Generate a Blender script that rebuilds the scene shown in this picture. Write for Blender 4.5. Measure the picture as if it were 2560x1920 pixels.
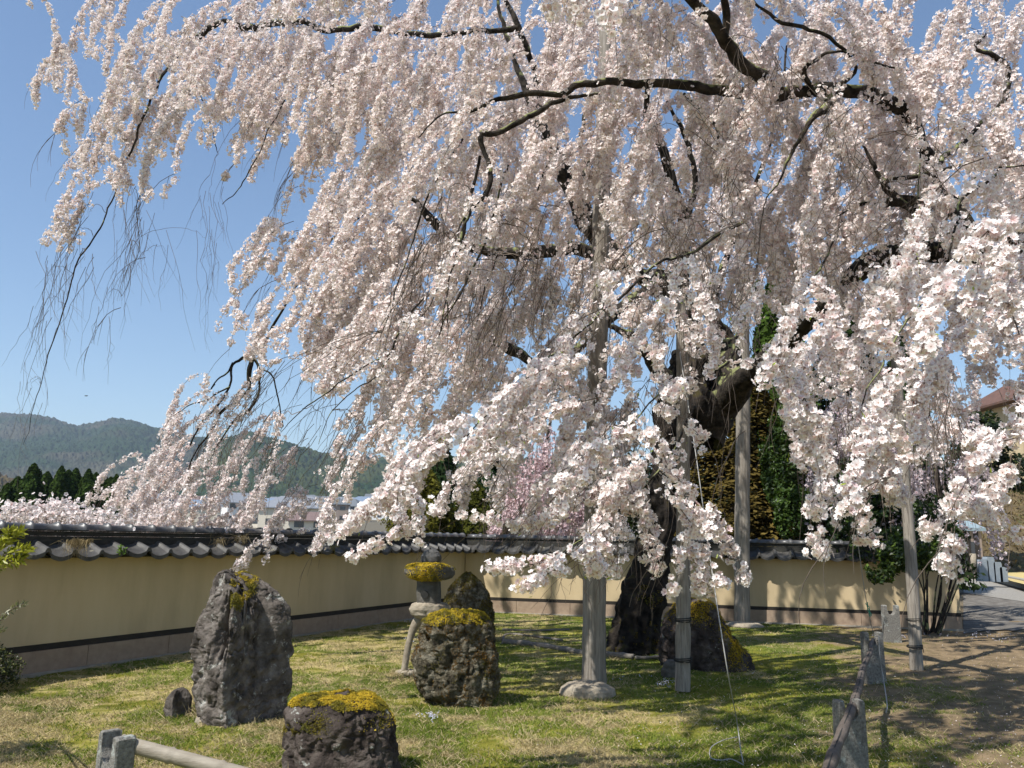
import bpy, math, random
import numpy as np
from mathutils import Vector, Matrix, noise as mnoise

for o in list(bpy.data.objects):
    bpy.data.objects.remove(o)
SC = bpy.context.scene
COL = SC.collection
R = math.radians

# ------------------------------------------------------------------ camera
EYE = 1.2
F = 1971.0                       # focal length in photograph pixels (2560 wide)
PITCH = math.atan((1343 - 960) / F)
ROLL = R(1.1)
cam_d = bpy.data.cameras.new("camera")
cam = bpy.data.objects.new("camera", cam_d)
COL.objects.link(cam)
cam_d.sensor_width = 36.0
cam_d.lens = 36.0 * F / 2560.0
cam_d.clip_start = 0.05
cam_d.clip_end = 9000
CM = Matrix.Translation((0, 0, EYE)) @ Matrix.Rotation(math.pi / 2 + PITCH, 4, 'X') @ Matrix.Rotation(ROLL, 4, 'Z')
cam.matrix_world = CM
SC.camera = cam

# ------------------------------------------------------------------ world, sun
SUN_EL, SUN_AZ = 55.0, 40.0      # light travels towards +X turned 40 degrees to +Y
ld = Vector((math.cos(R(SUN_EL)) * math.cos(R(SUN_AZ)), math.cos(R(SUN_EL)) * math.sin(R(SUN_AZ)), -math.sin(R(SUN_EL))))
w = bpy.data.worlds.new("World"); SC.world = w; w.use_nodes = True
nt = w.node_tree; nt.nodes.clear()
wo = nt.nodes.new('ShaderNodeOutputWorld'); bg = nt.nodes.new('ShaderNodeBackground'); sk = nt.nodes.new('ShaderNodeTexSky')
sk.sky_type = 'NISHITA'; sk.sun_disc = False
sk.sun_elevation = R(SUN_EL)
sk.sun_rotation = math.atan2(-ld.x, -ld.y)
sk.air_density = 1.15; sk.dust_density = 0.1; sk.ozone_density = 3.5
bg.inputs['Strength'].default_value = 0.106
nt.links.new(sk.outputs[0], bg.inputs[0]); nt.links.new(bg.outputs[0], wo.inputs[0])
sd = bpy.data.lights.new("sun", 'SUN'); sd.energy = 5.0; sd.angle = R(0.5); sd.color = (1.0, 0.965, 0.91)
so = bpy.data.objects.new("sun", sd); COL.objects.link(so)
so.rotation_euler = ld.to_track_quat('-Z', 'Y').to_euler()
SC.view_settings.view_transform = 'Standard'
SC.view_settings.look = 'None'
SC.view_settings.gamma = 1.0
SC.view_settings.exposure = 0.52
SC.cycles.transparent_max_bounces = 8
SC.cycles.max_bounces = 6

# ------------------------------------------------------------------ projection helpers (display pixels of a 2212 wide view of the photo)
K = 2560 / 2212.0
CR = np.array(CM.to_3x3()); CO = np.array((0, 0, EYE))

def ray(dx, dy):
    px, py = dx * K, dy * K
    v = np.array([(px - 1280) / F, -(py - 960) / F, -1.0])
    return CR @ v

def at(dx, dy, Y):
    """world point seen at display pixel (dx, dy) at world distance Y along the view"""
    d = ray(dx, dy)
    return CO + d * (Y / d[1])

def gnd(dx, dy, z=0.0):
    d = ray(dx, dy)
    return CO + d * ((z - EYE) / d[2])

def proj(P):
    P = np.asarray(P, float)
    q = (P - CO) @ CR
    zz = -q[..., 2]
    zz = np.where(zz < 0.05, 0.05, zz)
    return (q[..., 0] / zz * F + 1280) / K, (-q[..., 1] / zz * F + 960) / K, zz

def wr(rpx, Y):
    return rpx * K / F * Y

# ------------------------------------------------------------------ numpy noise
def _h(ix, iy, iz, seed):
    n = (ix.astype(np.int64) * 374761393 + iy.astype(np.int64) * 668265263 + iz.astype(np.int64) * 2147483647 + seed * 974711) & 0xFFFFFFFF
    n = ((n ^ (n >> 13)) * 1274126177) & 0xFFFFFFFF
    n = ((n ^ (n >> 16)) * 2246822519) & 0xFFFFFFFF
    return ((n ^ (n >> 15)) & 0xFFFFFF) / float(0xFFFFFF)

def vn(x, y, z=None, seed=0):
    x = np.asarray(x, float); y = np.asarray(y, float)
    z = np.zeros_like(x) if z is None else np.asarray(z, float)
    fx, fy, fz = np.floor(x), np.floor(y), np.floor(z)
    u, v, t = x - fx, y - fy, z - fz
    u = u * u * (3 - 2 * u); v = v * v * (3 - 2 * v); t = t * t * (3 - 2 * t)
    r = 0
    for a in (0, 1):
        for b in (0, 1):
            for c in (0, 1):
                wgt = (u if a else 1 - u) * (v if b else 1 - v) * (t if c else 1 - t)
                r = r + wgt * _h(fx + a, fy + b, fz + c, seed)
    return r

def fbm(x, y, z=None, seed=0, octv=4, gain=0.5):
    r, a, s, tot = 0, 1.0, 1.0, 0
    for i in range(octv):
        r = r + a * vn(x * s, y * s, None if z is None else z * s, seed + i * 17)
        tot += a; a *= gain; s *= 2.03
    return r / tot

rng = np.random.default_rng(7)
random.seed(7)

# ------------------------------------------------------------------ mesh helpers
def tag(o, label=None, cat=None, group=None, kind=None):
    if label: o["label"] = label
    if cat: o["category"] = cat
    if group: o["group"] = group
    if kind: o["kind"] = kind
    return o

def thing(name, loc, label, cat, group=None):
    o = bpy.data.objects.new(name, None)
    o.empty_display_size = 0.1
    COL.objects.link(o); o.location = [float(a) for a in loc]
    return tag(o, label, cat, group)

def mesh_obj(name, V, Fc, mat, parent=None, smooth=False, colors=None, nper=None):
    """V (n,3) world coordinates; Fc (m,k) index array or list of lists"""
    V = np.asarray(V, np.float32)
    loc = np.zeros(3, np.float32)
    p = parent
    while p is not None:
        loc += np.array(p.location, np.float32); p = p.parent
    top = parent is None
    if top and len(V):
        loc = np.array([V[:, 0].mean(), V[:, 1].mean(), V[:, 2].min()], np.float32)
    me = bpy.data.meshes.new(name)
    if isinstance(Fc, np.ndarray):
        m, k = Fc.shape
        me.vertices.add(len(V)); me.vertices.foreach_set('co', (V - loc).ravel())
        me.loops.add(m * k); me.loops.foreach_set('vertex_index', Fc.astype(np.int32).ravel())
        me.polygons.add(m)
        me.polygons.foreach_set('loop_start', np.arange(0, m * k, k, dtype=np.int32))
        me.polygons.foreach_set('loop_total', np.full(m, k, np.int32))
        me.update(calc_edges=True)
    else:
        me.from_pydata([tuple(map(float, a)) for a in (V - loc)], [], [list(map(int, f)) for f in Fc])
        me.update()
    me.polygons.foreach_set('use_smooth', np.full(len(me.polygons), smooth))
    if colors is not None:
        ca = me.color_attributes.new('Col', 'FLOAT_COLOR', 'POINT')
        c = np.ones((len(V), 4), np.float32); c[:, :3] = colors
        ca.data.foreach_set('color', c.ravel())
    me.materials.append(mat)
    o = bpy.data.objects.new(name, me)
    COL.objects.link(o)
    if top: o.location = [float(a) for a in loc]
    else: o.parent = parent
    return o

class MB:
    def __init__(s): s.V = []; s.F = []; s.n = 0
    def add(s, V, Fc):
        V = np.asarray(V, float)
        for f in Fc: s.F.append([int(i) + s.n for i in f])
        s.V.append(V); s.n += len(V)
    def box(s, c, sz, rot=0.0, bev=0.0):
        x, y, z = [a / 2 for a in sz]
        P = np.array([[a * x, b * y, d * z] for d in (-1, 1) for a, b in ((-1, -1), (1, -1), (1, 1), (-1, 1))])
        cr, sr = math.cos(rot), math.sin(rot)
        P = P @ np.array([[cr, sr, 0], [-sr, cr, 0], [0, 0, 1]]) + np.array(c)
        s.add(P, [(3, 2, 1, 0), (4, 5, 6, 7), (0, 1, 5, 4), (1, 2, 6, 5), (2, 3, 7, 6), (3, 0, 4, 7)])
    def tube(s, P, rad, sides=8, cap=True):
        V, Fq = tube(P, rad, sides)
        n = len(P)
        fl = [list(f) for f in Fq]
        if cap:
            fl.append(list(range(sides))[::-1]); fl.append([(n - 1) * sides + i for i in range(sides)])
        s.add(V, fl)
    def build(s, name, mat, parent=None, smooth=False):
        return mesh_obj(name, np.vstack(s.V), s.F, mat, parent, smooth)

def tube(P, rad, sides=6):
    P = np.asarray(P, float); n = len(P)
    rad = np.broadcast_to(np.asarray(rad, float), (n,)) if np.ndim(rad) < 2 else rad
    T = np.gradient(P, axis=0); T /= np.linalg.norm(T, axis=1)[:, None] + 1e-9
    av = np.abs(T.mean(axis=0)); ref = np.zeros(3); ref[np.argmin(av)] = 1
    A = np.cross(T, ref); A /= np.linalg.norm(A, axis=1)[:, None] + 1e-9
    B = np.cross(T, A)
    th = np.arange(sides) / sides * 2 * math.pi
    V = P[:, None, :] + rad[:, None, None] * (np.cos(th)[None, :, None] * A[:, None, :] + np.sin(th)[None, :, None] * B[:, None, :])
    i = np.arange(n - 1)[:, None] * sides; j = np.arange(sides)[None, :]; j2 = (j + 1) % sides
    Fq = np.stack([i + j, i + j2, i + sides + j2, i + sides + j], -1).reshape(-1, 4)
    return V.reshape(-1, 3), Fq

class Bulk:
    """collects quad arrays fast"""
    def __init__(s): s.V = []; s.F = []; s.C = []; s.n = 0
    def add(s, V, Fq, C=None):
        s.V.append(V); s.F.append(Fq + s.n); s.n += len(V)
        if C is not None: s.C.append(np.broadcast_to(C, V.shape))
    def build(s, name, mat, parent=None, smooth=False):
        return mesh_obj(name, np.vstack(s.V), np.vstack(s.F), mat, parent, smooth, np.vstack(s.C) if s.C else None)

def catmull(P, m):
    P = np.asarray(P, float)
    Q = np.vstack([2 * P[0] - P[1], P, 2 * P[-1] - P[-2]])
    out = []
    for i in range(len(P) - 1):
        a, b, c, d = Q[i], Q[i + 1], Q[i + 2], Q[i + 3]
        for k in range(m):
            t = k / m
            out.append(0.5 * ((2 * b) + (-a + c) * t + (2 * a - 5 * b + 4 * c - d) * t * t + (-a + 3 * b - 3 * c + d) * t ** 3))
    out.append(P[-1]); return np.array(out)

def unit(v):
    return v / (np.linalg.norm(v, axis=-1, keepdims=True) + 1e-9)

def rand_unit(n):
    return unit(rng.normal(size=(n, 3)))

def leaf_quads(C, size, nrm=None, aspect=0.6, updir=None):
    """kite leaves at centres C"""
    n = len(C)
    if nrm is None: nrm = rand_unit(n)
    a = rand_unit(n) if updir is None else updir
    a = unit(a - nrm * np.sum(a * nrm, 1)[:, None]); b = np.cross(nrm, a)
    size = np.broadcast_to(size, (n,))[:, None]
    V = np.stack([C - a * size * .5, C + b * size * .5 * aspect, C + a * size * .5, C - b * size * .5 * aspect], 1)
    return V.reshape(-1, 3), np.arange(4 * n).reshape(-1, 4)

# ------------------------------------------------------------------ materials
def newmat(name):
    m = bpy.data.materials.new(name); m.use_nodes = True
    m.node_tree.nodes.clear(); return m, m.node_tree.nodes, m.node_tree.links

def pmat(name, cols, scale=5, rough=0.85, bump=0.0, bscale=40, detail=6, attr=False, spec=0.3, stretch=None, bdist=0.01, metal=0, voro=None, spots=None):
    m, N, L = newmat(name)
    out = N.new('ShaderNodeOutputMaterial'); bs = N.new('ShaderNodeBsdfPrincipled')
    L.new(bs.outputs[0], out.inputs[0])
    bs.inputs['Roughness'].default_value = rough
    bs.inputs['Specular IOR Level'].default_value = spec
    bs.inputs['Metallic'].default_value = metal
    tc = N.new('ShaderNodeTexCoord'); src = tc.outputs['Object']
    if stretch:
        mp = N.new('ShaderNodeMapping'); mp.inputs['Scale'].default_value = stretch
        L.new(src, mp.inputs[0]); src = mp.outputs[0]
    nz = N.new('ShaderNodeTexNoise'); nz.inputs['Scale'].default_value = scale; nz.inputs['Detail'].default_value = detail
    nz.inputs['Roughness'].default_value = 0.62
    L.new(src, nz.inputs['Vector'])
    rp = N.new('ShaderNodeValToRGB'); L.new(nz.outputs['Fac'], rp.inputs[0])
    el = rp.color_ramp.elements
    n = len(cols)
    for i, c in enumerate(cols):
        pos = 0.3 + 0.4 * i / max(1, n - 1)
        if i < 2: e = el[i]; e.position = pos
        else: e = el.new(pos)
        e.color = (*c, 1)
    colr = rp.outputs[0]
    if n == 1:
        el[1].color = (*cols[0], 1)
    if spots:
        sc_, thr, sc_col = spots
        n3 = N.new('ShaderNodeTexNoise'); n3.inputs['Scale'].default_value = sc_; n3.inputs['Detail'].default_value = 5; n3.inputs['Roughness'].default_value = .7
        L.new(tc.outputs['Object'], n3.inputs['Vector'])
        r3 = N.new('ShaderNodeValToRGB'); r3.color_ramp.elements[0].position = thr; r3.color_ramp.elements[1].position = thr + .04
        L.new(n3.outputs['Fac'], r3.inputs[0])
        mx3 = N.new('ShaderNodeMix'); mx3.data_type = 'RGBA'; L.new(r3.outputs[0], mx3.inputs[0]); L.new(colr, mx3.inputs[6]); mx3.inputs[7].default_value = (*sc_col, 1)
        colr = mx3.outputs[2]
    if attr:
        at_ = N.new('ShaderNodeAttribute'); at_.attribute_name = 'Col'
        mx = N.new('ShaderNodeMix'); mx.data_type = 'RGBA'; mx.blend_type = 'MULTIPLY'; mx.inputs[0].default_value = 1
        L.new(colr, mx.inputs[6]); L.new(at_.outputs[0], mx.inputs[7]); colr = mx.outputs[2]
    L.new(colr, bs.inputs['Base Color'])
    if bump:
        b2 = N.new('ShaderNodeTexNoise'); b2.inputs['Scale'].default_value = bscale; b2.inputs['Detail'].default_value = 8; b2.inputs['Roughness'].default_value = 0.65
        L.new(src, b2.inputs['Vector'])
        bp = N.new('ShaderNodeBump'); bp.inputs['Strength'].default_value = bump; bp.inputs['Distance'].default_value = bdist
        L.new(b2.outputs['Fac'], bp.inputs['Height']); L.new(bp.outputs[0], bs.inputs['Normal'])
    return m

def leafmat(name, col=(1, 1, 1), trans=0.3, attr=True, rough=0.6, gloss=0.0, tint=(1, 1, 1)):
    m, N, L = newmat(name)
    out = N.new('ShaderNodeOutputMaterial'); d = N.new('ShaderNodeBsdfDiffuse'); t = N.new('ShaderNodeBsdfTranslucent'); mx = N.new('ShaderNodeMixShader')
    mx.inputs[0].default_value = trans
    if attr:
        a = N.new('ShaderNodeAttribute'); a.attribute_name = 'Col'
        L.new(a.outputs[0], d.inputs[0])
        mt = N.new('ShaderNodeMix'); mt.data_type = 'RGBA'; mt.blend_type = 'MULTIPLY'; mt.inputs[0].default_value = 1; mt.inputs[7].default_value = (*tint, 1)
        L.new(a.outputs[0], mt.inputs[6]); L.new(mt.outputs[2], t.inputs[0])
    else:
        d.inputs[0].default_value = (*col, 1); t.inputs[0].default_value = (*col, 1)
    L.new(d.outputs[0], mx.inputs[1]); L.new(t.outputs[0], mx.inputs[2])
    res = mx.outputs[0]
    if gloss:
        g = N.new('ShaderNodeBsdfGlossy'); g.inputs['Roughness'].default_value = rough
        m2 = N.new('ShaderNodeMixShader'); m2.inputs[0].default_value = gloss
        L.new(res, m2.inputs[1]); L.new(g.outputs[0], m2.inputs[2]); res = m2.outputs[0]
    L.new(res, out.inputs[0]); return m

def barkmat(name, cols, lichen, amount=0.5, scale=14):
    """bark with lichen patches on the upper sides"""
    m, N, L = newmat(name)
    out = N.new('ShaderNodeOutputMaterial'); bs = N.new('ShaderNodeBsdfPrincipled'); L.new(bs.outputs[0], out.inputs[0])
    bs.inputs['Roughness'].default_value = .95; bs.inputs['Specular IOR Level'].default_value = .15
    tc = N.new('ShaderNodeTexCoord')
    nz = N.new('ShaderNodeTexNoise'); nz.inputs['Scale'].default_value = scale; nz.inputs['Detail'].default_value = 7; L.new(tc.outputs['Object'], nz.inputs['Vector'])
    rp = N.new('ShaderNodeValToRGB'); L.new(nz.outputs['Fac'], rp.inputs[0])
    rp.color_ramp.elements[0].position = .35; rp.color_ramp.elements[0].color = (*cols[0], 1)
    rp.color_ramp.elements[1].position = .68; rp.color_ramp.elements[1].color = (*cols[1], 1)
    n2 = N.new('ShaderNodeTexNoise'); n2.inputs['Scale'].default_value = 9; n2.inputs['Detail'].default_value = 6; L.new(tc.outputs['Object'], n2.inputs['Vector'])
    ge = N.new('ShaderNodeNewGeometry'); sx = N.new('ShaderNodeSeparateXYZ'); L.new(ge.outputs['Normal'], sx.inputs[0])
    m1 = N.new('ShaderNodeMath'); m1.operation = 'MULTIPLY_ADD'; m1.inputs[1].default_value = .22; L.new(sx.outputs[2], m1.inputs[0]); L.new(n2.outputs['Fac'], m1.inputs[2])
    r2 = N.new('ShaderNodeValToRGB'); L.new(m1.outputs[0], r2.inputs[0])
    r2.color_ramp.elements[0].position = .72 - .25 * amount; r2.color_ramp.elements[1].position = .80 - .25 * amount
    mx = N.new('ShaderNodeMix'); mx.data_type = 'RGBA'; L.new(r2.outputs[0], mx.inputs[0]); L.new(rp.outputs[0], mx.inputs[6]); mx.inputs[7].default_value = (*lichen, 1)
    L.new(mx.outputs[2], bs.inputs['Base Color'])
    b2 = N.new('ShaderNodeTexNoise'); b2.inputs['Scale'].default_value = 45; b2.inputs['Detail'].default_value = 8; L.new(tc.outputs['Object'], b2.inputs['Vector'])
    bp = N.new('ShaderNodeBump'); bp.inputs['Strength'].default_value = .9; bp.inputs['Distance'].default_value = .015
    L.new(b2.outputs['Fac'], bp.inputs['Height']); L.new(bp.outputs[0], bs.inputs['Normal'])
    return m

M = {}
M['bark'] = barkmat('bark', ((.012, .010, .008), (.060, .050, .040)), (.20, .21, .09), .45)
M['trunk'] = barkmat('trunk_bark', ((.008, .007, .006), (.042, .034, .028)), (.045, .038, .014), .30, 9)
M['twig'] = pmat('twig', [(.09, .07, .055), (.19, .15, .12)], 20, .9)
M['petal'] = leafmat('petal', trans=.32, tint=(1, .98, .94))
M['leaf'] = leafmat('leaf', trans=.3, gloss=.03, rough=.45, tint=(1.1, 1.2, .6))
M['needle'] = leafmat('needle', trans=.15)
M['grass'] = leafmat('grass_blade', trans=.3)
M['moss'] = leafmat('moss_tuft', trans=.2)
M['ground'] = pmat('ground', [(.80, .80, .80), (1, 1, 1), (1.25, 1.22, 1.15)], 60, .95, .8, 70, attr=True, spec=.1, bdist=.02)
M['rock_tall'] = pmat('rock_purple_grey', [(.030, .025, .021), (.125, .106, .090), (.25, .22, .19)], 9, .9, 1.4, 24, spec=.2, bdist=.02, spots=(11, .60, (.36, .35, .31)))
M['rock_dark'] = pmat('rock_dark_brown', [(.018, .014, .012), (.065, .050, .042), (.15, .125, .105)], 8, .92, 1.4, 26, spec=.2, bdist=.02, spots=(9, .63, (.34, .34, .30)))
M['rock_lava'] = pmat('rock_porous', [(.020, .016, .011), (.14, .12, .08), (.38, .345, .26)], 15, .95, 1.3, 30, spec=.15, bdist=.05, spots=(7, .60, (.10, .055, .012)))
M['rock_grey'] = pmat('rock_grey', [(.065, .060, .052), (.16, .148, .125)], 9, .9, .8, 30, spec=.2)
M['rock_pale'] = pmat('rock_pale', [(.20, .165, .12), (.38, .33, .25)], 12, .9, .8, 34, spec=.2)
M['granite'] = pmat('granite', [(.085, .08, .07), (.18, .17, .15), (.26, .25, .22)], 70, .9, .7, 90, spec=.25, spots=(13, .58, (.30, .31, .28)))
M['plaster'] = pmat('plaster_ochre', [(.45, .355, .215), (.535, .42, .255), (.58, .46, .285)], 1.3, .92, .25, 220, spec=.15, bdist=.004, stretch=(2.2, 2.2, .5), detail=8)
M['band'] = pmat('black_band', [(.018, .015, .012), (.035, .028, .022)], 8, .7, .3, 60)
M['course'] = pmat('base_stone', [(.27, .195, .14), (.37, .28, .20)], 14, .9, .5, 160, spec=.2, bdist=.004)
M['tile'] = pmat('roof_tile', [(.032, .030, .027), (.085, .081, .073)], 9, .55, .5, 50, spec=.4, bdist=.006, spots=(6, .62, (.19, .175, .13)))
M['ridge'] = pmat('ridge_tile', [(.048, .046, .045), (.09, .088, .085)], 12, .40, .3, 60, spec=.6, bdist=.003)
M['noshi'] = pmat('dark_tile_band', [(.018, .018, .016), (.05, .048, .04)], 12, .8, .6, 40, stretch=(1, 1, 4))
M['post'] = pmat('weathered_wood', [(.13, .11, .088), (.25, .222, .185), (.34, .305, .26)], 6, .85, .7, 26, stretch=(9, 9, .5), bdist=.006, spec=.15)
M['rope'] = pmat('black_rope', [(.02, .02, .02), (.04, .04, .035)], 30, .9)
M['bamboo'] = pmat('dry_bamboo', [(.20, .17, .125), (.31, .27, .21)], 10, .6, .3, 30, stretch=(1, 4, 4))
M['dead_wood'] = pmat('dead_wood', [(.12, .105, .09), (.26, .235, .20)], 10, .9, .8, 30, stretch=(1.5, 8, 8))
M['pole_dark'] = pmat('dark_pole', [(.07, .055, .045), (.14, .115, .095)], 12, .85, .7, 30)
M['wire'] = pmat('wire', [(.30, .29, .27), (.38, .37, .35)], 30, .5)
M['green_tie'] = pmat('green_tie', [(.02, .22, .15), (.03, .28, .19)], 10, .5)
M['path'] = pmat('path_gravel', [(.07, .062, .052), (.15, .135, .115), (.24, .225, .20)], 5, .95, .9, 50, detail=10, bdist=.02)
M['pale_path'] = pmat('pale_paving', [(.20, .185, .16), (.30, .28, .245)], 15, .95, .3, 60)
M['kerb'] = pmat('concrete', [(.25, .225, .185), (.36, .33, .27)], 12, .9, .3, 50)
M['yellow_ground'] = pmat('yellow_ground', [(.42, .32, .12), (.52, .41, .18)], 6, .95)
M['bank'] = pmat('bank', [(.06, .045, .022), (.14, .10, .05), (.09, .10, .03)], 1.2, .95, .8, 8, bdist=.1)
M['block'] = pmat('grey_stone_block', [(.20, .235, .26), (.27, .30, .325)], 8, .7)

# ------------------------------------------------------------------ terrain
WL0 = gnd(43, 1462)                 # foot of the left wall (visible left end)
WC = gnd(1000, 1321)                # corner of the two walls (foot)
WR = gnd(2079, 1362)                # right end of the back wall
# re-derive the corner on the line so that the base runs straight
dirL = unit((WC - WL0)[:2]); WLs = WL0[:2] - dirL * 2.2
WCx, WRx = WC[:2], WR[:2]

def terrain_z(X, Y):
    X = np.asarray(X, float); Y = np.asarray(Y, float)
    z = 0.0054 * np.maximum(Y - 60, 0) ** 1.3
    near = np.exp(-((Y - 6) / 9) ** 2)
    z = z + (fbm(X * .7, Y * .7, seed=3) - .5) * .05 * near
    return z

def lawn_fields(X, Y):
    """0..1 fields: straw, bare earth, moss, green"""
    straw = fbm(X * 1.7 + 3, Y * 2.1, seed=11, octv=5, gain=.65)
    fine = fbm(X * 13, Y * 15, seed=12, octv=3)
    green = fbm(X * 1.7, Y * 2.0, seed=13, octv=4)
    moss = fbm(X * 1.5 + 9, Y * 1.6, seed=14, octv=4)
    # sparse dry ground towards the lower right (by the railing)
    ed = (X - 0.30 * (Y - 4) - 1.9)
    bare = np.clip(ed * .9 + .25 + (fbm(X * 1.6, Y * 1.6, seed=15) - .5) * 2.2 + (fine - .5) * 1.4, 0, 1)
    # straw mostly on the sunny left lawn
    sl = np.clip((straw - .5) * 4.2 + .28 + (fine - .5) * 3.0 - np.clip((X - .3) * .6, 0, .8), 0, 1)
    return sl, bare, np.clip((moss - .52) * 7, 0, 1), green, fine

def lawn_color(X, Y):
    s, b, mo, g, fine = lawn_fields(X, Y)
    cg = np.array([.075, .105, .018]); cg2 = np.array([.16, .175, .035]); cs = np.array([.36, .285, .135]); cb = np.array([.205, .145, .092]); cm = np.array([.23, .20, .025])
    g = np.clip((g - .35) * 3, 0, 1)[..., None]
    c = cg * (1 - g) + cg2 * g
    c = c * (1 - .6 * mo[..., None]) + cm * .6 * mo[..., None]
    c = c * (1 - s[..., None] * .85) + cs * s[..., None] * .85
    c = c * (1 - b[..., None] * .9) + cb * b[..., None] * .9
    return c * (.5 + 1.0 * fine[..., None])

def nonuni(a, b, step, far_lo, far_hi, n):
    core = np.arange(a, b, step)
    hi = b + (far_hi - b) * (np.linspace(0, 1, n) ** 3)
    lo = a - (a - far_lo) * (np.linspace(1, 1 / n, n) ** 3)
    return np.concatenate([lo, core, hi])
xs = nonuni(-6.5, 9.5, .045, -3500, 3500, 26); ys = nonuni(1.2, 13.2, .045, -60, 3600, 34)
GX, GY = np.meshgrid(xs, ys)
GZ = terrain_z(GX, GY) + (fbm(GX * 6, GY * 6, seed=5, octv=3) - .5) * .03 * np.exp(-((GY - 6) / 8) ** 4)
nx, ny = len(xs), len(ys)
idx = np.arange(nx * ny).reshape(ny, nx)
Fq = np.stack([idx[:-1, :-1], idx[:-1, 1:], idx[1:, 1:], idx[1:, :-1]], -1).reshape(-1, 4)
gc = lawn_color(GX, GY)
farm = np.clip((GY - 13) / 6, 0, 1)[..., None]
gc = gc * (1 - farm) + np.array([.13, .115, .085]) * farm
ground = mesh_obj('ground', np.stack([GX, GY, GZ], -1).reshape(-1, 3), Fq, M['ground'], None, True, gc.reshape(-1, 3))
tag(ground, kind='structure')

# wall-side helper: which side of the walls is a point (inside the garden?)
def inside(X, Y):
    nL = np.array([dirL[1], -dirL[0]])
    a = (X - WCx[0]) * nL[0] + (Y - WCx[1]) * nL[1]
    dB = unit(WRx - WCx); nB = np.array([dB[1], -dB[0]])
    b = (X - WCx[0]) * nB[0] + (Y - WCx[1]) * nB[1]
    return np.minimum(a, b)

# ---- grass blades
def scatter_px(n, y0=1290, y1=1700, x0=-60, x1=2280):
    """points on the lawn, evenly dense as seen, computed back to the ground"""
    dx = rng.uniform(x0, x1, n); dy = rng.uniform(y0, y1, n)
    D = np.stack([(dx * K - 1280) / F, -(dy * K - 960) / F, -np.ones(n)], 1) @ CR.T
    ok = D[:, 2] < -1e-3
    t = np.where(ok, -EYE / np.minimum(D[:, 2], -1e-3), 0)
    P = CO + D * t[:, None]
    P = P[ok]
    P = P[(P[:, 1] < 13.5) & (inside(P[:, 0], P[:, 1]) > .02)]
    return P
P = scatter_px(330000)
extra = np.stack([rng.uniform(-5, 6, 30000), rng.uniform(1.0, 6.0, 30000), np.zeros(30000)], 1)
P = np.vstack([P, extra[inside(extra[:, 0], extra[:, 1]) > .02]])
RING = []
for (a_, c_, rr0, k_) in [(495, 1545, .30, 900), (717, 1665, .33, 700), (985, 1500, .27, 700), (372, 1545, .08, 160), (1283, 1480, .09, 260), (1474, 1488, .07, 200), (1530, 1425, .36, 600), (1375, 1395, .30, 500), (1980, 1442, .07, 160), (1832, 1650, .10, 300), (1888, 1470, .09, 260), (885, 1458, .12, 200)]:
    q = gnd(a_, c_); th_ = rng.uniform(0, 2 * math.pi, k_); r0_ = rr0 * (1 + rng.normal(0, .12, k_)) + .01
    RING.append(np.stack([q[0] + r0_ * np.cos(th_), q[1] + (.12 if rr0 > .2 else 0) + r0_ * np.sin(th_), 0 * th_], 1))
nring = sum(len(q) for q in RING); P = np.vstack([P] + RING); ringf = np.zeros(len(P)); ringf[-nring:] = 1
s, b, mo, g, fine = lawn_fields(P[:, 0], P[:, 1])
dens = np.clip(1 - .97 * b, .04, 1) * np.clip(1 - mo * .6, .2, 1)
keep = (rng.random(len(P)) < dens) | (ringf > 0)
ringf = ringf[keep]
P, s, b, g = P[keep], s[keep], b[keep], g[keep]
n = len(P)
P[:, 2] = terrain_z(P[:, 0], P[:, 1])
isst = rng.random(n) < np.clip(s * 1.0 + b * .5, 0.10, .92)
hgt = np.where(isst, rng.uniform(.008, .034, n), rng.uniform(.006, .022, n)) * (.7 + .6 * rng.random(n)) * (1 + ringf * 1.1)
lean = rand_unit(n) * np.where(isst, 1.3, .55)[:, None]; lean[:, 2] = np.abs(lean[:, 2]) * .2 + .45
tipd = unit(lean)
side = unit(np.cross(tipd, rand_unit(n))) * (np.where(isst, .0010, .0014) * (1 + P[:, 1] * .17))[:, None]
L_ = (hgt * np.where(isst, 1.5, 1.0))[:, None]
mid = P + tipd * L_ * .55 + np.array([0, 0, 1]) * L_ * .08
tip = P + tipd * L_
V = np.stack([P - side, P + side, mid + side * .8, tip, mid - side * .8], 1).reshape(-1, 3)
base = np.arange(n)[:, None] * 5
Fq = (base + np.array([[0, 1, 2, 3, 4]])).reshape(-1, 5)
cst = np.array([.50, .41, .23]); cgr = np.array([.095, .16, .022]); cgy = np.array([.26, .27, .055])
gg = rng.random(n)[:, None]
C = np.where(isst[:, None], cst * (.6 + .6 * gg), (cgr * (1 - gg) + cgy * gg) * (.75 + .5 * g[:, None]))
C5 = np.repeat(C, 5, 0)
lawn = mesh_obj('grass', V, Fq, M['grass'], None, False, C5)
tag(lawn, 'short green and straw coloured grass covering the garden lawn', 'grass', kind='stuff')

# ---- fallen petals on the lawn
P = scatter_px(16000, 1330, 1680)
wgt = np.clip((P[:, 0] + .5) / 4, .03, 1) ** 1.5
P = P[rng.random(len(P)) < wgt * .28]
P[:, 2] = terrain_z(P[:, 0], P[:, 1]) + rng.uniform(.012, .028, len(P))
nr = rand_unit(len(P)); nr[:, 2] = np.abs(nr[:, 2]) + 1; nr = unit(nr)
V, Fq = leaf_quads(P, rng.uniform(.007, .012, len(P)), nr, .9)
pc = np.repeat(np.array([.74, .66, .64]) * rng.uniform(.7, 1.0, (len(P), 1)), 4, 0)
o = mesh_obj('fallen_petals', V, Fq, M['petal'], None, False, pc)
tag(o, 'pale fallen cherry petals scattered over the lawn and bare earth', 'petals', kind='stuff')

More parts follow.
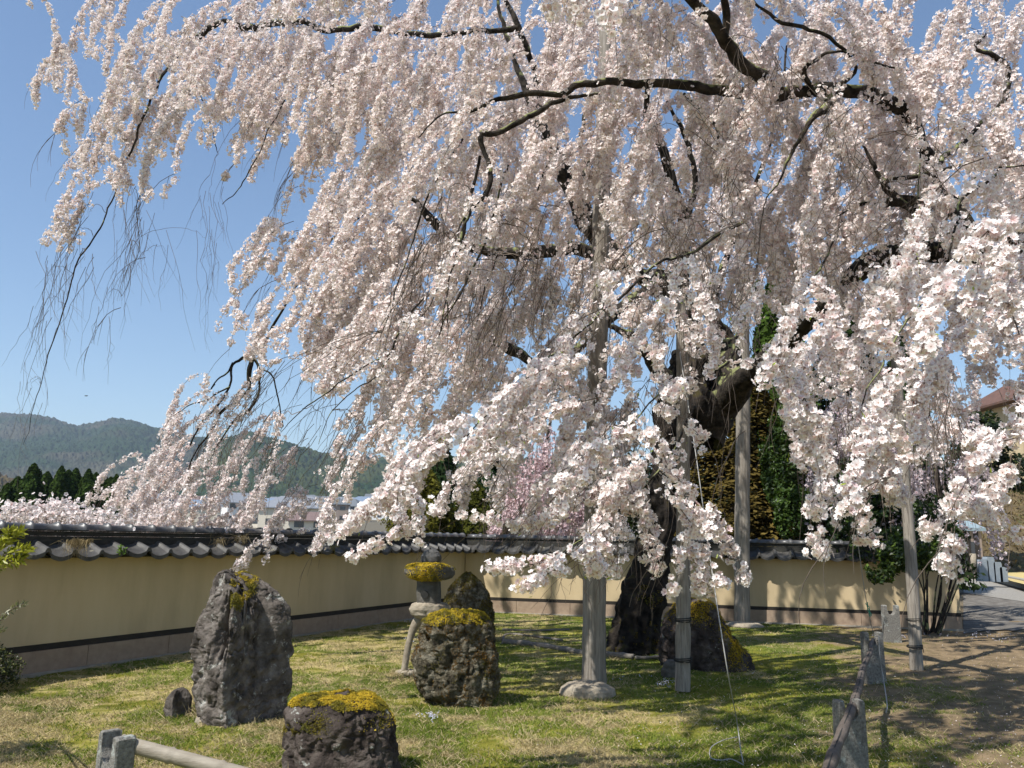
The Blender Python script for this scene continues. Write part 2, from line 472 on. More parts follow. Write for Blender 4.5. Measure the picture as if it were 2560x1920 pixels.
# ---- little pale weeds in flower in the lawn
wb = Bulk(); lb = Bulk()
for (a, b_, r_, k) in [(900, 1350, 40, 26), (1330, 1395, 60, 10), (930, 1405, 60, 26), (990, 1445, 50, 14), (895, 1385, 40, 12), (1440, 1487, 14, 12), (930, 1552, 14, 14), (1640, 1330, 30, 8), (2230 - 60, 1380, 50, 20), (2110, 1378, 70, 24), (1925, 1378, 60, 30), (1290, 1470, 200, 10)]:
    for i in range(k):
        p = gnd(a + random.gauss(0, r_ * .6), b_ + random.gauss(0, 5)); p[2] = .02 + random.random() * .02
        C = p + rng.normal(size=(5, 3)) * .007
        nr = unit(rng.normal(size=(5, 3)) * .4 + np.array([0, -.5, 1]))
        V, Fq = leaf_quads(C, .010, nr, .9); wb.add(V, Fq, np.array([.52, .52, .62]))
o = wb.build('small_wildflowers', M['petal']); tag(o, 'tiny pale lilac wildflowers dotted through the lawn', 'wildflowers', kind='stuff')

# ------------------------------------------------------------------ hills and town
def hill(prof, Yf, Yr, seed, cols, name, rows=150, ncol=1300, bump=5.0, cell=5.5, footz=None):
    px = np.linspace(prof[0][0], prof[-1][0], ncol)
    ry = np.interp(px, [p[0] for p in prof], [p[1] for p in prof])
    v = np.linspace(0, 1.12, rows)
    PX, Vv = np.meshgrid(px, v); RY = np.broadcast_to(ry, PX.shape)
    az = (PX * K - 1280) / F
    el = ((1151 + (PX - 650) * .0192) - RY) * K / F * .985
    Y = Yf + (Yr - Yf) * Vv
    X = az * Y
    fz = terrain_z(X, np.full_like(X, Yf)) - 6
    top = EYE + el * Yr
    s_ = np.where(Vv < 1, np.sin(np.clip(Vv, 0, 1) * math.pi / 2) ** 1.15, 1 - (Vv - 1) * 2.5)
    spur = (fbm(X / 160, Y / 200, seed=seed + 5, octv=3) - .5)
    Z = fz + (top - fz) * s_ + spur * 60 * np.sin(np.clip(Vv, 0, 1) * math.pi)
    c1 = vn(X / cell, Y / cell, Z / cell, seed); c2 = vn(X / cell * 2.1, Y / cell * 2.1, Z / cell * 2.1, seed + 1)
    Z = Z + (c1 - .5) * bump * 1.6 + (c2 - .5) * bump * .8 + (fbm(X / 45, Y / 45, seed=seed + 9) - .5) * 9
    tn = fbm(X / 70, Y / 70, Z / 50, seed + 3, 4); ind = vn(X / cell * .9, Y / cell * .9, Z / cell * .9, seed + 8)
    t = np.clip((tn - .42) * 5, 0, 1)[..., None]
    C = np.array(cols[0]) * (1 - t) + np.array(cols[1]) * t
    C = C * (.6 + .8 * ind[..., None])
    idx = np.arange(rows * ncol).reshape(rows, ncol)
    Fq = np.stack([idx[:-1, :-1], idx[:-1, 1:], idx[1:, 1:], idx[1:, :-1]], -1).reshape(-1, 4)
    o = mesh_obj(name, np.stack([X, Y, Z], -1).reshape(-1, 3), Fq, M['hill'], None, False, C.reshape(-1, 3))
    return tag(o, kind='structure')
M['hill'] = pmat('hill_forest', [(.85, .85, .85), (1.1, 1.1, 1.1)], .2, .95, attr=True, spec=.05)
hill([(-500, 960), (-200, 930), (-60, 918), (0, 908), (60, 908), (110, 916), (135, 925), (165, 932), (200, 924), (240, 916), (290, 921), (345, 932), (400, 945), (480, 960), (600, 985), (900, 1015), (1300, 1040), (2300, 1060)],
     900, 1700, 21, ((.024, .040, .018), (.058, .056, .036)), 'hills')
hill([(380, 1085), (430, 1020), (480, 975), (540, 950), (570, 955), (610, 968), (650, 985), (700, 1000), (740, 1003), (780, 1006), (830, 998), (900, 1000), (1000, 1005), (1200, 1020), (1700, 1030), (2300, 1030)],
     620, 1150, 41, ((.018, .036, .012), (.042, .052, .018)), 'hills', rows=130, ncol=1200, cell=4.5, bump=4.5)
hill([(-400, 1045), (-100, 1035), (0, 1040), (40, 1055), (90, 1075), (180, 1095), (260, 1105)],
     330, 460, 61, ((.08, .055, .03), (.05, .06, .02)), 'hills', rows=50, ncol=350, cell=3, bump=3)

M['hwall'] = [pmat('house_wall_%s' % n_, [c, tuple(min(1, a * 1.12) for a in c)], .6, .9) for n_, c in (('cream', (.58, .52, .42)), ('grey', (.45, .45, .46)), ('white', (.72, .71, .69)), ('brown', (.28, .22, .18)))]
M['hroof'] = [pmat('house_roof_%s' % n_, [c, tuple(min(1, a * 1.25) for a in c)], 1.2, .7) for n_, c in (('grey', (.11, .12, .13)), ('slate', (.17, .18, .20)), ('red', (.15, .105, .095)), ('blue', (.14, .18, .24)))]
M['hglass'] = pmat('window_glass', [(.03, .035, .045), (.06, .065, .075)], 2, .2, spec=.6)

def house(X, Y, wd, dp, h, rot, wi, ri, hip, label):
    z0 = float(terrain_z(X, Y)) - .3
    t = thing('house', (X, Y, z0), label, 'house', 'far houses of the town beyond the wall')
    cr, sr = math.cos(rot), math.sin(rot)
    def W(p): return np.array([[X + a * cr - b * sr, Y + a * sr + b * cr, z0 + c] for a, b, c in p])
    b = MB(); b.box((X, Y, z0 + h / 2), (wd, dp, h), rot); b.build('wall', M['hwall'][wi], t)
    e = .5; rh = dp * .28; hx = wd / 2 + e; hy = dp / 2 + e; ix = hx - (dp * .45 if hip else 0)
    b = MB()
    P = W([(-hx, -hy, h), (hx, -hy, h), (hx, hy, h), (-hx, hy, h), (-ix, 0, h + rh), (ix, 0, h + rh), (-hx, -hy, h - .18), (hx, -hy, h - .18), (hx, hy, h - .18), (-hx, hy, h - .18)])
    b.add(P, [(0, 1, 5, 4), (2, 3, 4, 5), (1, 2, 5), (3, 0, 4), (6, 7, 1, 0), (7, 8, 2, 1), (8, 9, 3, 2), (9, 6, 0, 3), (9, 8, 7, 6)])
    b.build('roof', M['hroof'][ri], t)
    nw = max(2, int(wd / 3.2)); fl = 2 if h > 4.5 else 1
    for f in range(fl):
        for i in range(nw):
            a = -wd / 2 + (i + .5) * wd / nw; zc = 1.6 + f * 2.8
            q = W([(a, -dp / 2 - .03, zc)])[0]
            b = MB(); b.box(q, (1.5, .06, 1.1), rot); b.build('window', M['hglass'], t)
spec = [(640, 1137, 150, 12.5, 8, 4.2, .1, 0, 1, 1, 'cream walled house with a wide slate hipped roof beyond the wall'),
        (585, 1137, 160, 7, 6, 3.2, -.2, 0, 2, 0, 'small house with a rusty red roof left of the cream house'),
        (668, 1139, 130, 6, 5, 2.2, .2, 0, 2, 0, 'low red roofed shed in front of the cream house'),
        (505, 1135, 190, 5, 9, 5.2, .5, 2, 1, 0, 'narrow white gabled house standing among blossom'),
        (700, 1125, 240, 14, 9, 5.5, .2, 3, 0, 1, 'brown walled house with dark hipped roof behind the cream house'),
        (750, 1130, 260, 12, 9, 5, -.3, 2, 0, 1, 'white house under a dark hipped roof near the right edge of town'),
        (720, 1112, 330, 15, 10, 6, .1, 1, 1, 0, 'grey two storey house high at the foot of the green hill'),
        (560, 1118, 300, 16, 9, 5, 0, 1, 3, 0, 'grey house with a pale blue roof in the middle of town'),
        (610, 1110, 340, 18, 10, 5.5, .3, 2, 1, 1, 'white house with slate roof high in the middle of town'),
        (530, 1105, 420, 20, 12, 6, 0, 3, 0, 1, 'dark brown house with grey roof at the far edge of town'),
        (480, 1118, 300, 16, 10, 5, -.2, 1, 0, 0, 'grey gabled house left of the middle of town'),
        (450, 1132, 210, 10, 7, 4, .2, 0, 3, 0, 'cream house with blue roof behind hanging blossom'),
        (800, 1120, 300, 18, 10, 6, .1, 2, 3, 1, 'white house with blue hipped roof at the right edge of town'),
        (835, 1108, 380, 20, 10, 8, 0, 2, 0, 0, 'tall white block near the golden conifer'),
        (325, 1106, 420, 18, 12, 6, .1, 1, 1, 0, 'small grey house at the foot of the hill beside the cypresses'),
        (420, 1108, 400, 18, 12, 5, .3, 2, 2, 0, 'white house with faded red roof far behind the blossom curtain'),
        (655, 1100, 460, 22, 12, 7, -.1, 0, 0, 1, 'cream house with grey roof at the far top of town'),
        (770, 1098, 480, 24, 12, 6, .2, 3, 1, 1, 'brown house with slate roof against the foot of the green hill')]
for dx, dy, Y, wd, dp, h, rot, wi, ri, hip, lab in spec:
    p = at(dx, dy, Y); house(float(p[0]), float(Y), wd, dp, h, rot, wi, ri, hip, lab)

M['plank'] = pmat('white_roof_sheet', [(.6, .6, .62), (.7, .7, .7)], 3, .6)
# ------------------------------------------------------------------ generic foliage
def conifer(name, dx, dtop, dbase, Y, wpx, col, label, cat='conifer', group=None, n=5000, leaf=.12, shape='flame', seed=1, layered=False):
    top = at(dx, dtop, Y); bot = at(dx, dbase, Y)
    H = top[2] - min(bot[2], 1.0); z0 = float(terrain_z(bot[0], Y)) * 1.0
    H = top[2] - z0
    t = thing(name, (bot[0], Y, z0), label, cat, group)
    Rw = wr(wpx / 2, Y) * (1.0 if layered else 1.35)
    b = MB(); b.tube([(bot[0], Y, z0 - .1), (bot[0], Y, z0 + H * .5), (bot[0], Y, z0 + H * .93)], [Rw * .12, Rw * .08, .01], 7)
    b.build('trunk', M['bark'], t)
    u = rng.random(n); th = rng.uniform(0, 2 * math.pi, n)
    if layered:
        tiers = 15; u = (np.floor(u * tiers) + .5 + rng.normal(0, .27, n) + .5 * np.sin(th * 3 + seed)) / tiers; u = np.clip(u, 0, 1)
    if shape == 'flame': prof = np.where(u < .35, .8 + u / .35 * .2, np.clip((1 - u) / .65, 0, 1) ** .62)
    else: prof = (1 - u) ** .85 * .95 + .05
    lump = vn(th * 2.2, u * H / Rw * 1.5, None, seed) * .6 + vn(th * 5, u * H / Rw * 4, None, seed + 2) * .5 - .15
    rr = Rw * prof * (.72 + lump) * np.sqrt(rng.uniform(.45, 1.0, n)) * (.8 if not layered else .9)
    C = np.stack([bot[0] + rr * np.cos(th), Y + rr * np.sin(th), z0 + .02 * H + u * H * .98 - (rr * .22 if layered else 0)], 1)
    nr = unit(np.stack([np.cos(th), np.sin(th), np.full(n, .6 if not layered else 2.4)], 1) + rng.normal(size=(n, 3)) * .6)
    V, Fq = leaf_quads(C, leaf * rng.uniform(.6, 1.3, n), nr, .55)
    cc = np.array(col) * (.55 + .9 * vn(th * 4, u * 14, None, seed + 4))[:, None] * rng.uniform(.7, 1.3, (n, 1))
    mesh_obj('crown', V, Fq, M['needle'], t, False, np.repeat(cc, 4, 0))
    return t

def bush(name, blobs, leaf, n, col, label, cat='shrub', col2=None, stems=True, mat='leaf', aspect=.5, group=None, basez=0.0, density=1.0):
    """blobs: (x,y,z,rx,ry,rz) in world metres"""
    bl = np.array(blobs, float)
    cx, cy = bl[:, 0].mean(), bl[:, 1].mean()
    t = thing(name, (cx, cy, basez), label, cat, group)
    vol = bl[:, 3] * bl[:, 4] * bl[:, 5]; k = rng.choice(len(bl), n, p=vol / vol.sum())
    d = rand_unit(n); r_ = rng.uniform(.55, 1, n) ** .6
    lump = .75 + .5 * vn(d[:, 0] * 3 + k * 7, d[:, 1] * 3, d[:, 2] * 3, 5)
    C = bl[k, :3] + d * bl[k, 3:6] * (r_ * lump)[:, None]
    hole = fbm(C[:, 0] * 4, C[:, 1] * 4, C[:, 2] * 4, 31, 2)
    kp = hole > .40; C = C[kp]; d = d[kp]; n = len(C)
    nr = unit(d * .6 + rng.normal(size=(n, 3)) * .7 + np.array([0, 0, .5]))
    V, Fq = leaf_quads(C, leaf * rng.uniform(.6, 1.3, n), nr, aspect)
    c = np.array(col) * rng.uniform(.55, 1.35, (n, 1))
    if col2 is not None:
        m_ = rng.random(n) < .25; c[m_] = np.array(col2) * rng.uniform(.7, 1.2, (m_.sum(), 1))
    mesh_obj('foliage', V, Fq, M[mat], t, False, np.repeat(c, 4, 0))
    if stems:
        b = MB()
        for q in bl:
            x0 = cx + (q[0] - cx) * .35; y0 = cy + (q[1] - cy) * .35
            P = catmull([(x0, y0, basez - .02), ((x0 + q[0]) / 2 + .02, (y0 + q[1]) / 2, (basez + q[2]) / 2), (q[0], q[1], q[2] + q[5] * .3)], 4)
            b.tube(P, np.linspace(.016, .006, len(P)), 5)
        b.build('stem', M['twig'], t)
    return t

# cypress row on the left, behind the wall
cy = [(25, 1030, 66), (88, 1020, 60), (134, 1016, 60), (195, 1022, 52), (228, 1032, 44), (5, 1045, 55), (57, 1002, 62), (118, 1008, 52), (150, 1012, 50), (178, 1014, 48), (213, 1024, 40), (240, 1026, 40), (-40, 1012, 60)]
labs = ['cypress with a rounded top between the edge tree and the broad one', 'shorter cypress filling the gap right of the broad one', 'cypress tucked between the two tallest in the middle', 'cypress tucked behind the bushy one', 'lower cypress between the two slim pointed ones', 'dark cypress cut by the left edge of the photo', 'broad dark cypress near the left end of the row, behind bare hanging twigs', 'tall cypress third in the row from the left', 'cypress crowded in the middle of the row',
        'bushy cypress right of the middle of the row', 'slim pointed cypress third from the right end of the row', 'slim pointed cypress second from the right end of the row', 'cypress just outside the left edge of the photo']
for (a, tp, wd_), lab in zip(cy, labs):
    conifer('cypress_tree', a, tp, 1135, 38 + random.uniform(-1.5, 1.5), wd_, (.038, .062, .014), lab, 'cypress', 'row of dark cypresses behind the garden wall', 12000, .15, seed=int(a + 60))
conifer('cypress_tree', 254, 1042, 1135, 37, 38, (.035, .055, .016), 'smallest slim dark cypress at the right end of the row', 'cypress', 'row of dark cypresses behind the garden wall', 7000, .15, seed=99)
# conifers behind the corner of the wall
conifer('conifer_tree', 945, 935, 1150, 26, 150, (.022, .040, .014), 'dark green conifer behind the wall corner', 'conifer', None, 11000, .16, 'cone', 7)
conifer('conifer_tree', 1045, 925, 1150, 24, 150, (.020, .042, .015), 'taller dark pointed conifer just right of the wall corner', 'conifer', None, 11000, .15, 'cone', 8)
conifer('golden_conifer', 915, 1010, 1155, 20, 150, (.085, .080, .014), 'olive green rounded conifer behind the wall left of the stone lantern', 'conifer', None, 14000, .11, 'flame', 9)
conifer('golden_conifer', 1020, 1040, 1155, 21, 120, (.070, .075, .014), 'olive green conifer under the two dark conifers', 'conifer', None, 9000, .11, 'flame', 10)
# behind the back wall, right
conifer('golden_conifer', 1600, 760, 1170, 15.2, 460, (.095, .070, .020), 'golden brown conifer with flat layered sprays behind the back wall', 'conifer', None, 42000, .11, 'cone', 12, True)
conifer('golden_conifer', 1740, 850, 1170, 15.5, 360, (.080, .066, .020), 'golden brown layered conifer right of the far wooden post', 'conifer', None, 30000, .11, 'cone', 14, True)
conifer('conifer_tree', 1700, 600, 1170, 18, 260, (.045, .075, .014), 'tall mid green conifer rising behind the golden conifers', 'conifer', None, 16000, .16, 'cone', 13)
conifer('conifer_tree', 1850, 640, 1170, 19, 270, (.030, .050, .014), 'broad dark conifer behind the right half of the back wall', 'conifer', None, 16000, .17, 'cone', 15)
conifer('conifer_tree', 1975, 720, 1170, 21, 170, (.030, .045, .016), 'dark conifer left of the temple building', 'conifer', None, 14000, .17, 'cone', 16)

def blob(dx, dy, Y, rpx, rpy, ry=None):
    p = at(dx, dy, Y); return (p[0], p[1], p[2], wr(rpx, Y), ry or wr(rpx, Y) * .8, wr(rpy, Y))
bush('broadleaf_shrub', [blob(1690, 1010, 14, 50, 90), blob(1720, 1110, 13.6, 50, 60), blob(1700, 930, 14, 40, 50)], .075, 11000, (.040, .075, .012), 'bright green leafy shrub behind the back wall right of the far post', col2=(.08, .13, .02))
bush('broadleaf_shrub', [blob(1850, 1080, 13, 90, 90), blob(1950, 1140, 12.6, 90, 80), blob(1880, 1170, 12.2, 90, 50), blob(2020, 1180, 12.2, 60, 55)], .08, 17000, (.022, .040, .010), 'dark glossy broadleaf shrub leaning over the right end of the wall', col2=(.06, .10, .015))
bush('broadleaf_shrub', [blob(1945, 1200, 11.0, 55, 35), blob(2010, 1195, 10.9, 50, 35), blob(1900, 1235, 10.9, 30, 25), blob(2040, 1160, 11.2, 35, 30)], .07, 7000, (.035, .06, .012), 'leafy top of the tall shrub in front of the wall end', col2=(.10, .15, .02), stems=False)
# its many stems
t = thing('multi_stem_shrub', gnd(2010, 1368), 'thin upright stems of a shrub standing before the right end of the wall', 'shrub')
b = MB()
for i in range(16):
    a = 1975 + i * 4.8 + random.uniform(-4, 4); p0 = gnd(1990 + i * 2.7, 1368 + random.uniform(-4, 4)); Y = p0[1]
    p2 = at(a - 20 + i * 5, 1190 + random.uniform(-20, 20), Y + random.uniform(-.2, .2)); p1 = (p0 + p2) / 2 + rng.normal(size=3) * .05
    b.tube(catmull([p0, p1, p2], 5), np.linspace(.014, .006, 11), 5)
b.build('stem', M['bark'], t)
bush('broadleaf_shrub', [blob(2120, 960, 30, 60, 70), blob(2190, 1020, 30, 45, 45), blob(2080, 1010, 30, 45, 60)], .2, 7000, (.02, .032, .012), 'dark evergreen shrub against the right edge of the photo', col2=(.05, .07, .015))

bush('evergreen_hedge', [blob(1330 + i * 75, 1060 + (i % 3) * 30, 17.5 + (i % 2) * .6, 75, 110) for i in range(9)], .14, 22000, (.018, .032, .010), 'dark mass of evergreen hedge behind the back wall', 'hedge', col2=(.045, .07, .012), stems=False)
# azalea bush at the left edge
g0 = gnd(-10, 1500)
bush('azalea_bush', [(g0[0] - .15, g0[1], .16, .28, .26, .20), (g0[0] - .3, g0[1] - .1, .33, .22, .2, .2), (g0[0] - .02, g0[1] + .05, .12, .14, .14, .14)], .022, 9000, (.030, .040, .014), 'dark clipped azalea bush at the left edge of the lawn', col2=(.16, .17, .05))
bush('azalea_bush', [(-3.2, 4.15, .95, .27, .26, .26), (-3.28, 4.1, .6, .3, .28, .26), (-3.1, 4.2, .75, .2, .2, .2)], .026, 9000, (.030, .040, .014), 'taller dark evergreen shrub just outside the left edge throwing its shade on the lawn', col2=(.16, .17, .05))
# sprays poking in from the left
def leaf_spray(name, paths, leaf, col, label, Y):
    t = thing(name, gnd(-40, 1640), label, 'plant')
    b = MB(); Cs = []; Us = []
    for pts in paths:
        P = catmull([at(a, c, Y) for a, c in pts], 8); b.tube(P, np.linspace(.004, .0015, len(P)), 5)
        for q in P[4:]:
            for k in range(5):
                d = unit(rng.normal(size=3) * .6 + unit(P[-1] - P[0]) * .8); Cs.append(q + d * leaf * .6); Us.append(d)
    root = gnd(-40, 1640)
    b.tube(catmull([root, root + np.array([.02, 0, .5]), at(paths[0][0][0], paths[0][0][1], Y)], 5), np.linspace(.01, .004, 11), 5)
    b.build('stem', M['twig'], t)
    Cs = np.array(Cs); Us = np.array(Us)
    V, Fq = leaf_quads(Cs, leaf * rng.uniform(.7, 1.2, len(Cs)), None, .28, Us)
    mesh_obj('foliage', V, Fq, M['leaf'], t, False, np.repeat(np.array(col) * rng.uniform(.6, 1.3, (len(Cs), 1)), 4, 0))
leaf_spray('bamboo_sprig', [[(-60, 1250), (-20, 1200), (20, 1165), (40, 1150)], [(-60, 1260), (0, 1205), (40, 1190), (58, 1188)], [(-60, 1260), (-10, 1225), (25, 1212), (45, 1208)], [(-60, 1255), (-5, 1185), (15, 1160), (18, 1150)]], .038, (.30, .30, .03), 'yellow green narrow leaves poking in at the left edge over the wall', 3.2)
leaf_spray('twiggy_sprig', [[(-60, 1380), (-10, 1350), (20, 1320), (52, 1303)], [(-60, 1400), (-20, 1370), (5, 1360)]], .02, (.18, .18, .10), 'pale grey green sprig poking in at the left edge before the wall', 3.0)

# ------------------------------------------------------------------ walls
def garden_wall(A, B, label, inner_n, t0=0.0):
    """A, B 2-D foot points; inner_n = unit normal towards the garden"""
    A = np.array(A, float); B = np.array(B, float); L = np.linalg.norm(B - A); u = (B - A) / L; n = np.array(inner_n)
    t = thing('garden_wall', (A[0], A[1], 0), label, 'wall')
    rot = math.atan2(u[1], u[0])
    def W(s, o, z): return np.array([A[0] + u[0] * s + n[0] * o, A[1] + u[1] * s + n[1] * o, z])
    TH = .20; BASE = .19; BAND = .05; TOP = .950
    def slab(name, s0, s1, o0, o1, z0, z1, mat):
        b = MB(); c = W((s0 + s1) / 2, (o0 + o1) / 2, (z0 + z1) / 2); b.box(c, (s1 - s0, abs(o1 - o0), z1 - z0), rot); return b.build(name, mat, t)
    slab('plaster', 0, L, -TH, 0, BASE + BAND + .002, TOP, M['plaster'])
    slab('timber_band', 0, L, -TH + .004, .006, BASE + .002, BASE + BAND, M['band'])
    # base course of separate blocks
    bl = .865; k = 0; b = MB(); s = -t0 % bl - bl
    while s < L:
        s0 = max(s + .003, 0); s1 = min(s + bl - .003, L)
        if s1 - s0 > .02:
            c = W((s0 + s1) / 2, -TH / 2 + .008, BASE / 2 - .1); b.box(c, (s1 - s0, TH + .03, BASE + .2), rot)
        s += bl
    b.build('base_course', M['course'], t)
    slab('footing', 0, L, -TH - .03, .07, -.15, .018, M['kerb'])
    # eave board beneath the tiles
    slab('eave_board', 0, L, -TH - .07, .07, TOP + .002, TOP + .05, M['noshi'])
    # tiles: one deep course each side
    pitch = .245; nt_ = int(L / pitch); b = Bulk()
    ns = 16; prof = []
    for i in range(ns + 1):
        s_ = i / ns
        if s_ < .76: h = -.026 * math.sin(math.pi * s_ / .76)
        else: h = .036 * math.sin(math.pi * (s_ - .76) / .24) ** .5
        prof.append((s_, h))
    for side in (1, -1):
        for k in range(nt_ + 1):
            jx = random.uniform(-.006, .006); jz = random.uniform(-.003, .003); jt = random.uniform(-.01, .01)
            vv = []
            rows = ((.0, .0), (.5, 0), (1.0, 0), (1.0, -.036), (.0, -.04))
            for (v_, dz) in rows:
                o = (.0 + v_ * .20) if side == 1 else (-TH - .045 - v_ * .165)
                if side == -1: o = -TH - v_ * .20
                zb = 1.078 - v_ * .080 + jt * v_
                for (s_, h) in prof:
                    ss = (k + s_) * pitch + jx
                    ss = min(ss, L)
                    vv.append(W(ss, o, zb + h * (.75 + .25 * v_) + dz + jz))
            vv = np.array(vv); c = ns + 1
            fq = []
            for r_ in range(4):
                for i in range(ns): fq.append((r_ * c + i, r_ * c + i + 1, (r_ + 1) * c + i + 1, (r_ + 1) * c + i))
            b.add(vv, np.array(fq))
    b.build('tile_roof', M['tile'], t, False)
    # flat ridge course (two thin stacked layers)
    b = MB(); b.box(W(L / 2, -TH / 2, 1.095), (L, .215, .075), rot); b.box(W(L / 2, -TH / 2, 1.156), (L, .20, .040), rot); b.box(W(L / 2, -TH / 2, 1.184), (L, .235, .012), rot)
    b.build('ridge_course', M['noshi'], t)
    # round ridge tiles with collars
    b = MB(); sides = 16; P0 = []
    for k in range(int(L / pitch) + 1):
        s0 = k * pitch; s1 = min(s0 + pitch - .002, L)
        if s1 - s0 < .05: continue
        jz = random.uniform(-.002, .002); zc = 1.198 + jz; o = -TH / 2
        sect = [(s0, .050), (s1 - .044, .050), (s1 - .043, .066), (s1 - .016, .068), (s1 - .002, .056)]
        V = []
        for ss, r_ in sect:
            for i in range(sides + 1):
                a = math.pi * i / sides
                V.append(W(ss, o + r_ * 1.0 * math.cos(a), zc - .008 + r_ * math.sin(a)))
        fl = []
        for r_ in range(len(sect) - 1):
            for i in range(sides):
                q = r_ * (sides + 1) + i; fl.append((q, q + 1, q + sides + 2, q + sides + 1))
        fl.append(list(range(sides + 1))); fl.append([(len(sect) - 1) * (sides + 1) + i for i in range(sides, -1, -1)])
        b.add(V, fl)
    b.build('ridge_tiles', M['ridge'], t, True)
    return t, W, L
nL = np.array([dirL[1], -dirL[0]]); dB = unit(WRx - WCx); nB = np.array([dB[1], -dB[0]])
wallL, WLf, LL = garden_wall(WLs, WCx + dirL * .10, 'ochre plastered garden wall with tiled ridge running from the left edge to the corner, in shade', nL, t0=-.18)
wallB, WBf, LB = garden_wall(WCx + dB * .02, WRx, 'ochre plastered back garden wall with tiled ridge, partly sunlit, behind the tree', nB)

# dry grass tufts and weeds on the wall roof
def tuft(dx, dy, Y, n, ln, label, col, spread=.1, name='dry_grass_tuft'):
    p = at(dx, dy, Y)
    P = p + rng.normal(size=(n, 3)) * np.array([spread, .02, .01])
    d = unit(rng.normal(size=(n, 3)) * .5 + np.array([0, -.5, -.8])); l = ln * rng.uniform(.5, 1.2, n)
    bu = Bulk()
    for i in range(n):
        q = np.array([P[i], P[i] + np.array([0, -.3, .35]) * l[i] * .5, P[i] + np.array([0, -.4, .1]) * l[i] + d[i] * l[i] * .5, P[i] + np.array([0, -.4, 0]) * l[i] + d[i] * l[i]])
        V, Fq = tube(q, [.0016, .0014, .001, .0005], 3); bu.add(V, Fq, np.array(col) * random.uniform(.6, 1.2))
    o = bu.build(name, M['grass']); tag(o, label, 'grass tuft')
def walldepth(dx):
    a = (dx * K - 1280) / F
    s_ = (a * WLs[1] - WLs[0]) / (dirL[0] - a * dirL[1]); return WLs[1] + dirL[1] * s_
tuft(175, 1172, walldepth(175) - .16, 130, .13, 'large tuft of dry straw hanging over the wall tiles near the left', (.42, .33, .18), .055)
tuft(475, 1168, walldepth(475) - .18, 50, .10, 'small dry tuft on the wall ridge, left of a pair', (.36, .29, .17), .035)
tuft(525, 1162, walldepth(525) - .18, 60, .10, 'small dry tuft on the wall ridge, right of a pair', (.38, .31, .18), .035)
tuft(722, 1180, walldepth(722) - .18, 30, .08, 'sparse yellowish tuft on the wall roof beside near blossom', (.36, .32, .10), .03)
C = at(262, 1188, walldepth(262) - .2) + rng.normal(size=(60, 3)) * .018
V, Fq = leaf_quads(C, .035, unit(rng.normal(size=(60, 3)) + np.array([0, -.6, 1])), .45)
o = mesh_obj('leafy_weed', V, Fq, M['leaf'], None, False, np.repeat(np.array([.10, .17, .02]) * rng.uniform(.6, 1.3, (60, 1)), 4, 0)); tag(o, 'little bright green weed growing between the wall tiles', 'weed')

